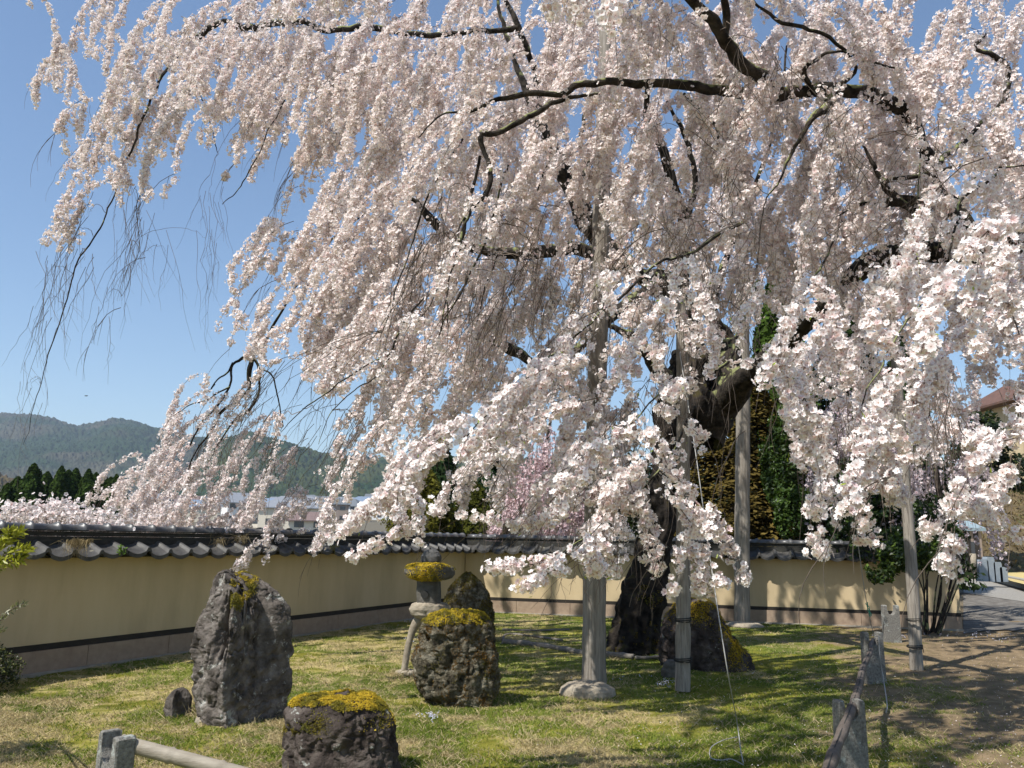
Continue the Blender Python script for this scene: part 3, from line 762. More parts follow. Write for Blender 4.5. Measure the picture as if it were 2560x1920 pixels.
# ------------------------------------------------------------------ rocks
def rock(name, loc_dx, loc_dy, rows, plan, depth, mat, label, seed, cat='rock', rough=.03, groove=0, nu=150, nv=120, sharp=5, parent=None, pits=0, flat_top=.0, Ybase=None, lean=0.0):
    """rows: list of (display y, xleft, xright) from the bottom up, at the depth of the foot"""
    foot = gnd(loc_dx, loc_dy) if Ybase is None else at(loc_dx, loc_dy, Ybase)
    Y = foot[1]
    tz = []; xl = []; xr = []
    for (y, a, c) in rows:
        pa = at(a, y, Y); pc = at(c, y, Y); tz.append((pa[2] + pc[2]) / 2); xl.append(pa[0]); xr.append(pc[0])
    tz = np.array(tz); order = np.argsort(tz); tz = tz[order]; xl = np.array(xl)[order]; xr = np.array(xr)[order]
    pl = np.array(plan + [plan[0]], float)
    seg = np.linalg.norm(np.diff(pl, axis=0), axis=1); cum = np.concatenate([[0], np.cumsum(seg)]); cum /= cum[-1]
    s_ = np.linspace(0, 1, nu, endpoint=False)
    PXp = np.stack([np.interp(s_, cum, pl[:, 0]), np.interp(s_, cum, pl[:, 1])], 1)
    for _ in range(sharp): PXp = .5 * PXp + .25 * (np.roll(PXp, 1, 0) + np.roll(PXp, -1, 0))
    v = np.linspace(0, 1, nv); capn = 14
    Z = tz[0] + (tz[-1] - tz[0]) * v
    XL = np.interp(Z, tz, xl); XR = np.interp(Z, tz, xr)
    wmax = (xr - xl).max()
    V = []
    for i in range(nv):
        hw = (XR[i] - XL[i]) / 2; xc = (XR[i] + XL[i]) / 2; dd = depth / 2 * (.35 + .65 * hw * 2 / wmax)
        V.append(np.stack([xc + hw * PXp[:, 0], Y + depth * .38 + dd * PXp[:, 1] + lean * v[i], np.full(nu, Z[i])], 1))
    last = V[-1]; c0 = last.mean(0)
    for k in range(1, capn + 1):
        f = 1 - k / capn * .985
        r_ = c0 + (last - c0) * f; r_[:, 2] = last[:, 2] + flat_top * (1 - f ** 2); V.append(r_)
    V = np.array(V); nr_, nc = V.shape[:2]
    # normals approx (radial from axis)
    ax = V.mean(1, keepdims=True); nrm = V - ax; nrm[..., 2] = 0; nrm = unit(nrm)
    capm = np.zeros((nr_, 1)); capm[nv - 6:nv, 0] = np.linspace(0, .7, 6); capm[nv:, 0] = np.linspace(.75, 1, capn); nrm = unit(nrm * (1 - capm[..., None]) + np.array([0, 0, 1]) * capm[..., None])
    x, y, z = V[..., 0], V[..., 1], V[..., 2]
    d = (fbm(x * 3.5, y * 3.5, z * 3.5, seed, 5, .55) - .5) * rough * 3.2
    rid = 1 - np.abs(fbm(x * 7, y * 7, z * 5, seed + 3, 4) * 2 - 1); d = d - (rid - .75) * rough * 1.1
    d = d + (fbm(x * 22, y * 22, z * 22, seed + 5, 3, .6) - .5) * rough * .7
    cr_ = fbm(x * 8, y * 8, z * 6, seed + 21, 3, .6); d = d - np.clip(.045 - np.abs(cr_ - .5), 0, 1) * rough * 14
    cr_ = fbm(x * 18 + 3, y * 18, z * 12, seed + 22, 2); d = d - np.clip(.05 - np.abs(cr_ - .5), 0, 1) * rough * 6
    if groove:
        gr = fbm(x * 16, y * 16, z * 1.8, seed + 9, 3); m_ = np.clip((z - (tz[0] + (tz[-1] - tz[0]) * .38)) * 6, 0, 1)
        d = d - np.clip(gr - .46, 0, 1) * groove * m_
    if pits:
        pt = vn(x * 19, y * 19, z * 19, seed + 11) * .6 + vn(x * 9, y * 9, z * 9, seed + 12) * .6; d = d - np.clip(pt - .70, 0, 1) * pits
    V = V + nrm * d[..., None]
    V = V.reshape(-1, 3)
    idx = np.arange(nr_ * nc).reshape(nr_, nc)
    Fq = np.stack([idx[:-1], np.roll(idx, -1, 1)[:-1], np.roll(idx, -1, 1)[1:], idx[1:]], -1).reshape(-1, 4)
    if parent is None:
        t = thing(name, (float(V[:, 0].mean()), float(V[:, 1].mean()), 0), label, cat)
        mesh_obj('stone', V, Fq, mat, t, True)
    else:
        t = parent; mesh_obj(name, V, Fq, mat, t, True)
    return t, V, Fq

def moss(parent, V, Fq, sel, n, col, size=.010, lift=.006, name='moss', thick=1.0):
    """tufts of moss over chosen faces of a rock: sel(centres, normals) -> probability"""
    a, b, c, d = V[Fq[:, 0]], V[Fq[:, 1]], V[Fq[:, 2]], V[Fq[:, 3]]
    nn = np.cross(b - a, d - a); ar = np.linalg.norm(nn, axis=1); nn = unit(nn); cc = (a + c) / 2
    out = cc - V.mean(0); flip = np.sum(out * nn, 1) < 0; nn[flip] *= -1
    p = sel(cc, nn) * ar
    if p.sum() <= 0: return
    k = rng.choice(len(Fq), n, p=p / p.sum())
    u1, u2 = rng.random((n, 1)), rng.random((n, 1))
    P = a[k] * (1 - u1) * (1 - u2) + b[k] * u1 * (1 - u2) + c[k] * u1 * u2 + d[k] * (1 - u1) * u2
    lump = fbm(P[:, 0] * 28, P[:, 1] * 28, P[:, 2] * 28, 77, 2)
    P = P + nn[k] * (lift * thick * (.2 + 2.2 * lump * rng.uniform(.6, 1, n)))[:, None]
    up = unit(nn[k] + rng.normal(size=(n, 3)) * .45)
    Vq, Fm = leaf_quads(P, size * rng.uniform(.6, 1.4, n), unit(rng.normal(size=(n, 3)) + nn[k] * .8), .6, up)
    C = np.array(col) * rng.uniform(.65, 1.3, (n, 1)) * (.65 + .7 * lump)[:, None]
    mixm = np.clip((fbm(P[:, 0] * 11, P[:, 1] * 11, P[:, 2] * 11, 78, 3) - .5) * 5, 0, .75)[:, None]
    C = C * (1 - mixm) + np.array([.13, .13, .03]) * mixm * rng.uniform(.6, 1.3, (n, 1))
    return mesh_obj(name, Vq, Fm, M['moss'], parent, False, np.repeat(C, 4, 0))

corner_plan = [(-1, .05), (-.85, -.6), (-.02, -1.2), (.42, -.25), (1, .45), (.6, .9), (-.5, .95)]
round_plan = [(math.cos(a) * (1 + .06 * math.sin(3 * a)), math.sin(a) * (1 + .07 * math.cos(2 * a + 1))) for a in np.linspace(math.pi, -math.pi, 14, endpoint=False)]
box_plan = [(-1, .2), (-.88, -.62), (-.3, -1), (.5, -.98), (.9, -.6), (1, .2), (.7, .9), (-.7, .95)]

# tall standing stone
t, V, Fq = rock('standing_stone', 490, 1566, [(1590, 415, 590), (1560, 410, 592), (1520, 398, 597), (1470, 387, 602), (1430, 389, 603), (1390, 399, 606), (1350, 412, 608), (1310, 424, 602), (1288, 432, 584), (1268, 438, 560), (1250, 445, 534), (1238, 454, 508), (1232, 462, 496)],
                corner_plan, .50, M['rock_tall'], 'tallest grey standing stone with vertical grooves and a patch of moss on top', 3, 'standing stone', .030, .42, 230, 210, sharp=2)
zt = V[:, 2].max()
def selm(c, n_):
    px, py, _ = proj(c)
    m1 = np.exp(-((px - 528) / 26) ** 2 - ((py - 1262) / 26) ** 2) + .8 * np.exp(-((px - 512) / 14) ** 2 - ((py - 1295) / 24) ** 2) + .12 * np.exp(-((px - 585) / 16) ** 2 - ((py - 1280) / 10) ** 2)
    return np.clip(m1 - .20, 0, 1) * (n_[:, 1] < .35) * (fbm(c[:, 0] * 22, c[:, 1] * 22, c[:, 2] * 22, 4, 2) > .42)
moss(t, V, Fq, selm, 12000, (.42, .32, .05), .009)
# small stone at its foot
rock('small_stone', 372, 1550, [(1560, 346, 402), (1535, 342, 405), (1510, 348, 404), (1495, 362, 395), (1490, 368, 388)], corner_plan, .16, M['rock_tall'], 'small angular stone leaning at the left foot of the tallest stone', 9, 'stone', .012, 0, 70, 40)
rock('small_stone', 430, 1562, [(1575, 412, 450), (1560, 414, 448), (1550, 420, 440)], round_plan, .10, M['rock_pale'], 'tiny pale stone in the grass before the tallest stone', 10, 'stone', .008, 0, 50, 24)
# low mossy stone in front (water basin like)
t, V, Fq = rock('mossy_boulder', 717, 1690, [(1740, 575, 858), (1690, 580, 852), (1650, 588, 850), (1620, 592, 849), (1590, 598, 846), (1565, 602, 838), (1548, 606, 828), (1536, 612, 818), (1527, 621, 806), (1521, 634, 790)],
                [(a_ * .5 + c_ * .5, b_ * .5 + d_ * .5) for (a_, b_), (c_, d_) in zip(round_plan[::2] + [(-.7, .9)], box_plan)] if False else round_plan, .42, M['rock_dark'], 'nearest low boulder with a flat bright yellow moss top', 14, 'boulder', .034, 0, 210, 150, flat_top=.012, pits=.07)
zt = V[:, 2].max()
ctr = V[V[:, 2] > zt - .03].mean(0)
def selt(c, n_):
    r_ = np.hypot(c[:, 0] - ctr[0] - .005, (c[:, 1] - ctr[1]) * 1.0)
    edge = zt - .085 + .055 * fbm(c[:, 0] * 9, c[:, 1] * 9, None, 8, 3) - .09 * np.clip(c[:, 0] - ctr[0] - .15, 0, 1) * 3
    return (c[:, 2] > edge) * (r_ > .045 + .012 * vn(c[:, 0] * 50, c[:, 1] * 50, None, 3)) * 1.0 + .10 * np.exp(-((c[:, 0] - ctr[0] - .27) / .06) ** 2) * (c[:, 2] > zt - .16)
moss(t, V, Fq, selt, 46000, (.54, .39, .045), .0070, .007)
def selb(c, n_):
    px, py, _ = proj(c)
    return np.exp(-((px - 640) / 60) ** 2 - ((py - 1572) / 9) ** 2) * .6 * (n_[:, 1] < .2) * (fbm(c[:, 0] * 20, c[:, 1] * 20, c[:, 2] * 20, 6, 2) > .5) + .25 * np.exp(-((px - 690) / 16) ** 2 - ((py - 1565) / 20) ** 2)
moss(t, V, Fq, selb, 2500, (.17, .14, .03), .007, .003, 'moss')
# round porous boulder in the middle
t, V, Fq = rock('porous_boulder', 985, 1528, [(1560, 925, 1060), (1528, 912, 1066), (1505, 893, 1076), (1470, 886, 1083), (1430, 885, 1083), (1395, 892, 1078), (1370, 902, 1070), (1350, 912, 1062), (1338, 925, 1048), (1332, 940, 1035)],
                box_plan, .42, M['rock_lava'], 'porous rounded boulder capped with yellow moss, in front of the stone lantern', 22, 'boulder', .034, 0, 220, 170, pits=.20, flat_top=.012)
zt2 = V[:, 2].max()
def sel2(c, n_):
    edge = zt2 - .155 + .10 * fbm(c[:, 0] * 8, c[:, 1] * 8, None, 18, 3); return (c[:, 2] > edge + .02) * 1.0
moss(t, V, Fq, sel2, 30000, (.52, .39, .045), .0075, .009)
def sel2b(c, n_):
    px, py, _ = proj(c)
    a = np.exp(-((px - 1045) / 20) ** 2 - ((py - 1410) / 45) ** 2) + .6 * np.exp(-((px - 905) / 16) ** 2 - ((py - 1400) / 14) ** 2) + .35
    return a * (fbm(c[:, 0] * 14, c[:, 1] * 14, c[:, 2] * 14, 16, 3) > .52) * (n_[:, 1] < .3)
moss(t, V, Fq, sel2b, 6000, (.16, .085, .02), .008, .004, 'brown_moss')
# mossy rock behind the lantern
t, V, Fq = rock('mossy_rock', 1010, 1392, [(1410, 952, 1066), (1370, 948, 1067), (1330, 950, 1066), (1300, 955, 1060), (1275, 965, 1050), (1255, 980, 1035), (1243, 995, 1022), (1237, 1003, 1015)],
                round_plan, .5, M['rock_lava'], 'pointed brown mossy rock standing behind the stone lantern', 31, 'rock', .030, 0, 150, 110, pits=.09)
moss(t, V, Fq, lambda c, n_: (fbm(c[:, 0] * 7, c[:, 1] * 7, c[:, 2] * 7, 26, 3) > .47) * np.clip(n_[:, 2] + .7, 0, 1), 20000, (.17, .125, .025), .011, .006)
# rock beside the trunk
t, V, Fq = rock('mossy_rock', 1520, 1447, [(1470, 1430, 1650), (1447, 1430, 1645), (1420, 1428, 1634), (1395, 1430, 1615), (1365, 1436, 1592), (1340, 1448, 1576), (1320, 1462, 1564), (1308, 1476, 1550), (1302, 1490, 1532)],
                round_plan, .6, M['rock_dark'], 'dark rugged rock with golden moss right of the trunk, behind a post', 37, 'rock', .035, 0, 170, 120, pits=.12)
def sel4(c, n_):
    px, py, _ = proj(c)
    return (np.exp(-((px - 1500) / 45) ** 2 - ((py - 1318) / 22) ** 2) + np.exp(-((px - 1592) / 18) ** 2 - ((py - 1405) / 32) ** 2) + .7 * np.exp(-((px - 1570) / 14) ** 2 - ((py - 1350) / 30) ** 2)) * (fbm(c[:, 0] * 10, c[:, 1] * 10, c[:, 2] * 10, 36, 2) > .38)
moss(t, V, Fq, sel4, 14000, (.42, .29, .03), .011, .008)
rock('small_stone', 1455, 1462, [(1470, 1432, 1480), (1450, 1430, 1480), (1435, 1436, 1474), (1428, 1445, 1465)], round_plan, .15, M['rock_grey'], 'small grey brown stone at the foot of the second post', 42, 'stone', .012, 0, 60, 40)
rock('tree_root_rock', 1385, 1402, [(1405, 1352, 1432), (1390, 1356, 1425), (1378, 1366, 1412), (1370, 1378, 1402)], round_plan, .2, M['rock_dark'], 'reddish brown crumbly lump at the foot of the cherry trunk', 44, 'rock', .03, 0, 70, 50)
rock('foundation_stone', 1272, 1507, [(1520, 1215, 1330), (1508, 1210, 1335), (1496, 1215, 1332), (1487, 1228, 1318), (1484, 1240, 1305)], round_plan, .42, M['rock_pale'], 'flat pale stone under the thick front post', 45, 'stone', .012, 0, 90, 40)
rock('foundation_stone', 1617, 1357, [(1362, 1578, 1662), (1354, 1575, 1660), (1348, 1585, 1650)], round_plan, .5, M['rock_pale'], 'flat pale stone under the far post by the wall', 46, 'stone', .01, 0, 70, 26)
rock('small_stone', 1332, 1315, [(1330, 1312, 1365), (1300, 1312, 1364), (1272, 1318, 1362), (1262, 1328, 1352)], round_plan, .3, M['rock_grey'], 'smooth pinkish boulder left of the trunk at the wall', 47, 'boulder', .015, 0, 70, 50)

# ------------------------------------------------------------------ stone lantern
gl = gnd(885, 1462); YL = gl[1]
lan = thing('stone_lantern', (at(925, 1455, YL)[0], YL, 0), 'rustic stacked stone lantern with a mossy slab roof between the boulder and the wall', 'stone lantern')
rock('base', 885, 1462, [(1470, 850, 925), (1461, 846, 928), (1453, 850, 925), (1449, 860, 905)], round_plan, .2, M['rock_pale'], '', 51, rough=.008, nu=60, nv=24, parent=lan)
lb_ = MB(); P = catmull([at(a, c, YL + .06) for a, c in ((872, 1455), (876, 1430), (882, 1395), (892, 1360), (905, 1338), (915, 1325))], 6)
lb_.tube(P, wr(np.interp(np.linspace(0, 1, len(P)), [0, .5, 1], [7, 7, 14]), YL), 10); lb_.build('pillar', M['rock_pale'], lan, True)
rock('platform', 925, 1330, [(1337, 895, 955), (1330, 884, 966), (1318, 880, 970), (1308, 884, 968), (1304, 892, 960)], box_plan, .24, M['rock_pale'], '', 53, rough=.012, nu=100, nv=40, parent=lan, Ybase=YL - .04)
_, V, Fq = rock('fire_box', 925, 1306, [(1309, 898, 950), (1300, 897, 951), (1280, 896, 952), (1262, 897, 951), (1252, 898, 950)], box_plan, .18, M['rock_grey'], '', 54, rough=.006, nu=100, nv=60, parent=lan, Ybase=YL)
hb = MB(); p = at(917, 1284, YL - .035); hb.tube([p, p + np.array([0, .03, 0])], [wr(8, YL)] * 2, 16); 
ring = MB()
hb.build('dark_opening_disc', M['rope'], lan)  # solid black disc, stands in for the shade inside the fire box hole
_, V, Fq = rock('roof_slab', 925, 1250, [(1254, 896, 962), (1249, 882, 976), (1241, 867, 981), (1233, 867, 982), (1226, 876, 978), (1221, 890, 970)], round_plan, .34, M['rock_grey'], '', 55, rough=.015, nu=130, nv=50, parent=lan, Ybase=YL - .08)
def sel5(c, n_):
    px, py, _ = proj(c)
    return np.exp(-((px - 918) / 27) ** 4 - ((py - 1240) / 17) ** 4) * (n_[:, 1] < .4) + .5 * (n_[:, 2] > .6) * (fbm(c[:, 0] * 9, c[:, 1] * 9, None, 3, 2) > .45)
slab_o = [o for o in lan.children if o.name.startswith('roof_slab')][0]
moss(slab_o, V, Fq, sel5, 14000, (.52, .38, .04), .0085, .011)
rock('finial_stone', 928, 1216, [(1220, 912, 946), (1212, 906, 952), (1202, 906, 953), (1192, 914, 947), (1187, 922, 938)], round_plan, .12, pmat('finial_grey', [(.06, .06, .06), (.12, .118, .115)], 20, .9, .8, 60, spots=(14, .62, (.3, .3, .3))), '', 56, rough=.008, nu=70, nv=36, parent=lan, Ybase=YL - .02)

# ------------------------------------------------------------------ posts, rails, wires
def post(base_px, pts, r0, r1, label, ties=(), Yshift=0):
    g = gnd(*base_px); Y = g[1]
    t = thing('support_post', (g[0], Y, 0), label, 'post', 'wooden posts propping up the cherry tree')
    P = catmull([at(a, c, Y + (0 if i == 0 else Yshift * i / (len(pts) - 1))) for i, (a, c) in enumerate(pts)], 10)
    n = len(P); rr = wr(np.linspace(r0, r1, n), Y) * (1 + .03 * np.sin(np.arange(n) * 1.3))
    sides = 20; Vt, Ft = tube(P, rr, sides)
    # shakes: long drying cracks cut into the surface
    Vr = Vt.reshape(n, sides, 3); ctr_ = P[:, None, :]
    for k in rng.choice(sides, 3, replace=False):
        f = np.clip(np.sin(np.arange(n) / n * math.pi * random.uniform(1, 3) + random.random() * 3), 0, 1)[:, None] * .16
        Vr[:, k] = Vr[:, k] * (1 - f) + P * f
    fl = [list(q) for q in Ft] + [list(range(sides))[::-1], [(n - 1) * sides + i for i in range(sides)]]
    mesh_obj('pole', Vr.reshape(-1, 3), fl, M['post'], t, False)
    for (a, c, r_) in ties:
        p = at(a, c, Y); b = MB(); rw = wr(r_, Y)
        for k in range(3):
            th = np.linspace(0, 2 * math.pi, 25); z = p[2] + (k - 1) * .010
            b.tube(np.stack([p[0] + rw * 1.06 * np.cos(th), p[1] + rw * 1.06 * np.sin(th), z + .006 * np.sin(th + k)], 1), .0045, 6)
        b.tube([(p[0] + rw * .6, p[1] - rw * .95, p[2]), (p[0] + rw * .7, p[1] - rw * 1.1, p[2] - .03), (p[0] + rw * .75, p[1] - rw * 1.0, p[2] - .05)], .004, 5)
        b.build('rope_tie', M['rope'], t)
    return t
post((1283, 1484), [(1283, 1486), (1284, 1300), (1287, 1000), (1292, 720), (1300, 450), (1308, 150), (1314, -60)], 25.5, 17, 'thick grey post on a flat stone, tallest of the posts, left of the trunk')
post((1474, 1491), [(1474, 1493), (1476, 1300), (1476, 1050), (1475, 850), (1472, 690), (1470, 640)], 16, 12.5, 'round post with two black rope ties in front of the dark rock', ties=((1475, 1338, 16.5), (1475, 1424, 17)), Yshift=.3)
post((1603, 1348), [(1603, 1349), (1603, 1150), (1605, 900), (1604, 700), (1598, 450), (1590, 200), (1585, 60)], 16.5, 12, 'far post standing near the sunlit back wall')
post((1980, 1446), [(1980, 1448), (1974, 1320), (1966, 1180), (1952, 1000), (1940, 850), (1925, 650), (1915, 560)], 13, 9, 'leaning post with rope ties at the right by the railing', ties=((1974, 1338, 13.5), (1976, 1396, 14)), Yshift=.2)

# granite fence posts with a U notch
def notch_post(dx, dtop, Y, wpx, hgt_, label, rot=0.0, name='granite_post'):
    p = at(dx, dtop, Y); W_ = wr(wpx, Y); D = W_ * .42
    top = p[2]
    t = thing(name, (p[0], Y, 0), label, 'stone post', 'notched granite railing posts')
    h = W_ / 2; n_ = []
    pr = [(-h * 1.06, -.05), (-h, top - .01), (-h * .9, top), (-h * .62, top)]
    for a in np.linspace(math.pi, 0, 12): pr.append((h * .60 * math.cos(a), top - h * 1.15 * math.sin(a) ** .7 - .004))
    pr += [(h * .62, top), (h * .9, top), (h, top - .01), (h * 1.06, -.05)]
    pr = np.array(pr); m_ = len(pr)
    bmv = []
    for yy, sc_ in ((-D / 2, .96), (-D / 2 + .008, 1), (D / 2 - .008, 1), (D / 2, .96)):
        q = pr.copy(); q[:, 0] *= sc_; bmv.append(np.stack([q[:, 0], np.full(m_, yy), q[:, 1] - (1 - sc_) * .1], 1))
    Vv = np.vstack(bmv); cr, sr = math.cos(rot), math.sin(rot)
    Vv = np.stack([p[0] + Vv[:, 0] * cr - Vv[:, 1] * sr, Y + Vv[:, 0] * sr + Vv[:, 1] * cr, Vv[:, 2]], 1)
    fl = []
    for r_ in range(3):
        for i in range(m_ - 1): fl.append((r_ * m_ + i, (r_ + 1) * m_ + i, (r_ + 1) * m_ + i + 1, r_ * m_ + i + 1))
    # faces as quads strips: each profile point pairs to its mirror
    for off, rev in ((0, False), (3 * m_, True)):
        f = tuple(off + i for i in range(m_)); fl.append(f if not rev else f[::-1])
        
    mesh_obj('post', Vv, fl, M['granite'], t, False)
    return t
def pY(dx, dtop, hgt_):   # distance at which a post of this height has its top at this pixel
    d = ray(dx, dtop); return float((hgt_ - EYE) / d[2] * d[1])
HP = .43
YPa, YPb, YPc, YPl = gnd(1920, 1388)[1], gnd(1890, 1474)[1], pY(1832, 1508, HP), pY(255, 1583, HP)
notch_post(1922, 1307, YPa, 33, HP, 'farthest notched granite post, in front of the back wall')
notch_post(1882, 1365, YPb, 42, HP, 'middle notched granite post carrying the far end of the dark pole', .15)
notch_post(1832, 1511, YPc, 60, HP, 'nearest notched granite post on the right under the dark pole', .2)
notch_post(255, 1583, YPl, 92, HP, 'notched granite post at the lower left holding a bamboo rail', -.75)

a = at(1886, 1382, YPb); b_ = at(1840, 1530, YPc); a = a + (a - b_) * .01; d_ = b_ - a
P = catmull([a, a + d_ * .2 + np.array([.0, 0, .02]), a + d_ * .35 + np.array([.02, 0, .03]), a + d_ * .55 + np.array([-.012, 0, -.005]), a + d_ * .8 + np.array([.006, 0, .01]), b_, b_ + d_ * .33 + np.array([-.02, 0, -.01]), b_ + d_ * .62], 8)
b = MB(); nn_ = len(P); b.tube(P, np.linspace(.015, .026, nn_) * (1 + .12 * np.sin(np.arange(nn_) * 1.9)), 12)
o = b.build('wooden_rail', M['pole_dark'], None, True); tag(o, 'dark weathered pole lying in the notches of the right granite posts', 'rail')
c0 = P + np.array([.0, -.002, .0]); 
b = MB(); off = np.array([.004, -.0, .0]); rr_ = np.linspace(.015, .026, nn_)
b.tube(np.stack([P[14:, 0] + .0, P[14:, 1] - rr_[14:] * .35, P[14:, 2] + rr_[14:] * .93], 1), .0028, 5)
ck = b.build('split', M['rope'], o)
# bamboo rail
a = at(262, 1604, YPl); b_ = at(520, 1672, YPl * .985); dd_ = b_ - a
a = a - dd_ * .0
t = thing('bamboo_rail', tuple(a), 'pale dry bamboo rail resting in the lower left granite post', 'rail')
n_ = 60; P = np.array([a + dd_ * (i / (n_ - 1)) * 1.9 for i in range(n_)])
rr_ = np.full(n_, wr(14.5, YPl)); 
for k in range(n_):
    ph = (k % 13)
    if ph in (0,): rr_[k] *= 1.13
    if ph == 1: rr_[k] *= .93
b = MB(); b.tube(P, rr_, 16); b.build('culm', M['bamboo'], t, True)
# log on the ground
def log(pts, r_, label, name='fallen_log', mat='dead_wood'):
    P = []
    for (x_, y_) in pts:
        q = gnd(x_, y_); q[2] = r_ * .8; P.append(q)
    P = catmull(P, 8); n_ = len(P); b = MB()
    b.tube(P, r_ * (1 + .12 * np.sin(np.arange(n_) * 1.1) + rng.normal(size=n_) * .05), 10); o = b.build(name, M[mat], None, True); tag(o, label, 'log')
log([(1088, 1391), (1140, 1395), (1200, 1404), (1260, 1415), (1320, 1419), (1368, 1424)], .030, 'grey dead log lying in the grass behind the thick post')
log([(1372, 1424), (1400, 1424), (1432, 1421)], .018, 'short brown stick in line with the grey log')
log([(1085, 1362), (1150, 1364), (1230, 1362)], .015, 'thin dark stick in the shade before the back wall')
log([(1215, 1385), (1100, 1372), (1085, 1392)], .014, 'thin grey stick behind the grey log')

def wire(name, pts, r_, label, mat='wire', thing_cat='wire'):
    P = catmull(pts, 8); b = MB(); b.tube(P, r_, 6); o = b.build(name, M[mat], None, True); return tag(o, label, thing_cat)
gw = gnd(1607, 1650)
def gpt(x_, y_, z=.02): return gnd(x_, y_, z)
gwY = gw[1]
wire('guy_wire', [at(1468, 760, 5.2), at(1500, 960, 4.9), at(1536, 1220, 4.6), at(1570, 1440, 4.3), at(1592, 1560, gwY + .12), at(1600, 1620, gwY + .04), gpt(1606, 1648)], .0032, 'pale guy wire slanting down from the tree to a loop in the lawn')
wire('wire_loop', [at(1592, 1592, gwY + .06), gpt(1560, 1600), gpt(1536, 1615), gpt(1535, 1636), gpt(1556, 1642), gpt(1580, 1640), gpt(1606, 1652)], .003, 'curled loose end of the guy wire on the grass')
wY = YPb
t = wire('guy_wire', [at(1762, 700, 5.6), at(1815, 900, 6.0), at(1850, 1150, 6.4), at(1870, 1290, 6.7), at(1886, 1365, YPb - .05), at(1899, 1375, YPb - .10)], .003, 'pale guy wire with a green tie running down to the middle granite post')
b = MB(); P = catmull([at(1873, 1302, 6.73), at(1876, 1312, 6.74), at(1880, 1325, 6.75), at(1882, 1332, 6.76)], 5)
for k in range(3): b.tube(P + rng.normal(size=3) * .003 + np.stack([.006 * np.sin(np.arange(len(P)) + k * 2), 0 * P[:, 0], 0 * P[:, 0]], 1), .0032, 5)
b.build('green_tie', M['green_tie'], t)
wire('barbed_wire', [at(1898, 1375, YPb - .10), at(1901, 1420, YPb - .12), at(1908, 1465, YPb - .16), gpt(1916, 1520, .05), gpt(1914, 1540, .01)], .0045, 'thin bright wire hanging down the right side of the middle granite post')

# ------------------------------------------------------------------ right background: path, kerb, bank, blocks, building
def sheet(name, pts, z, mat, kind='structure'):
    P = np.array([[p[0], p[1], z + float(terrain_z(p[0], p[1]))] for p in pts]); o = mesh_obj(name, P, [list(range(len(P)))], mat); return tag(o, kind=kind)
sheet('path', [gnd(2081 + i * 22, 1366 - i * .3 + random.uniform(-5, 5)) for i in range(20)] + [gnd(2500, 1262), gnd(2140, 1240), gnd(2081, 1240)], .012, M['path'])
sheet('pale_path', [gnd(2082, 1282), gnd(2230, 1304), gnd(2260, 1296), gnd(2120, 1250), gnd(2082, 1248)], .018, M['pale_path'])
b = MB(); a = gnd(2088, 1240)[:2]; c = gnd(2330, 1300)[:2]; L_ = np.linalg.norm(c - a); m_ = (a + c) / 2
b.box((m_[0], m_[1], .12), (L_, .22, .30), math.atan2((c - a)[1], (c - a)[0]))
o = b.build('kerb_wall', M['kerb']); tag(o, 'low concrete retaining kerb edging the path at the far right', 'kerb')
sheet('upper_path', [gnd(2090, 1232, .22), gnd(2330, 1292, .22), gnd(2600, 1260, .22), gnd(2400, 1205, .22), gnd(2100, 1208, .22)], .23, M['yellow_ground'])
# brown bank
px = np.linspace(2040, 2420, 90); v = np.linspace(0, 1, 40); PXg, Vg = np.meshgrid(px, v)
Yg = 31 + 14 * Vg; Xg = (PXg * K - 1280) / F * Yg; Zg = -.1 + 6.2 * Vg ** .9 * (1 - .25 * np.sin(Xg * .3)) + (fbm(Xg * 1.5, Yg * 1.5, None, 5) - .5) * .9
idx = np.arange(90 * 40).reshape(40, 90); Fb = np.stack([idx[:-1, :-1], idx[:-1, 1:], idx[1:, 1:], idx[1:, :-1]], -1).reshape(-1, 4)
o = mesh_obj('bank', np.stack([Xg, Yg, Zg], -1).reshape(-1, 3), Fb, M['bank'], None, True); tag(o, kind='structure')
k = rng.choice(90 * 40, 9000); C = np.stack([Xg.ravel()[k], Yg.ravel()[k], Zg.ravel()[k]], 1) + rng.normal(size=(9000, 3)) * .2
V, Fq = leaf_quads(C, rng.uniform(.1, .26, 9000), None, .3)
o = mesh_obj('dry_scrub', V, Fq, M['needle'], None, False, np.repeat(np.array([.13, .095, .042]) * rng.uniform(.5, 1.5, (9000, 1)), 4, 0)); tag(o, 'brown dry scrub covering the bank at the far right', 'scrub', kind='stuff')
for i, (a, tp, bt, wd_, lab) in enumerate([(2121, 1209, 1232, 20, 'left block of the group of blue grey stones'), (2137, 1203, 1232, 16, 'tallest narrow block in the group of blue grey stones'), (2151, 1214, 1232, 17, 'low right block of the group of blue grey stones'), (2163, 1225, 1234, 16, 'smallest flat block at the right of the blue grey stones')]):
    Y = 24; p0 = at(a, bt, Y); p1 = at(a, tp, Y); W_ = wr(wd_, Y); hh = p1[2] - .18
    b = MB(); cx_, z0_ = p0[0], .18
    pr = [(-W_ / 2, 0), (W_ / 2, 0), (W_ / 2, hh * .92), (W_ * .4, hh), (-W_ * .4, hh), (-W_ / 2, hh * .92)]
    Vv = [(cx_ + x_, Y + yy, z0_ + z_) for yy in (-.12, .12) for x_, z_ in pr]; m_ = len(pr)
    b.add(Vv, [list(range(m_)), list(range(2 * m_ - 1, m_ - 1, -1))] + [(j, m_ + j, m_ + (j + 1) % m_, (j + 1) % m_) for j in range(m_)])
    o = b.build('stone_block', M['block']); tag(o, lab, 'stone block', 'blue grey stone blocks by the far path')
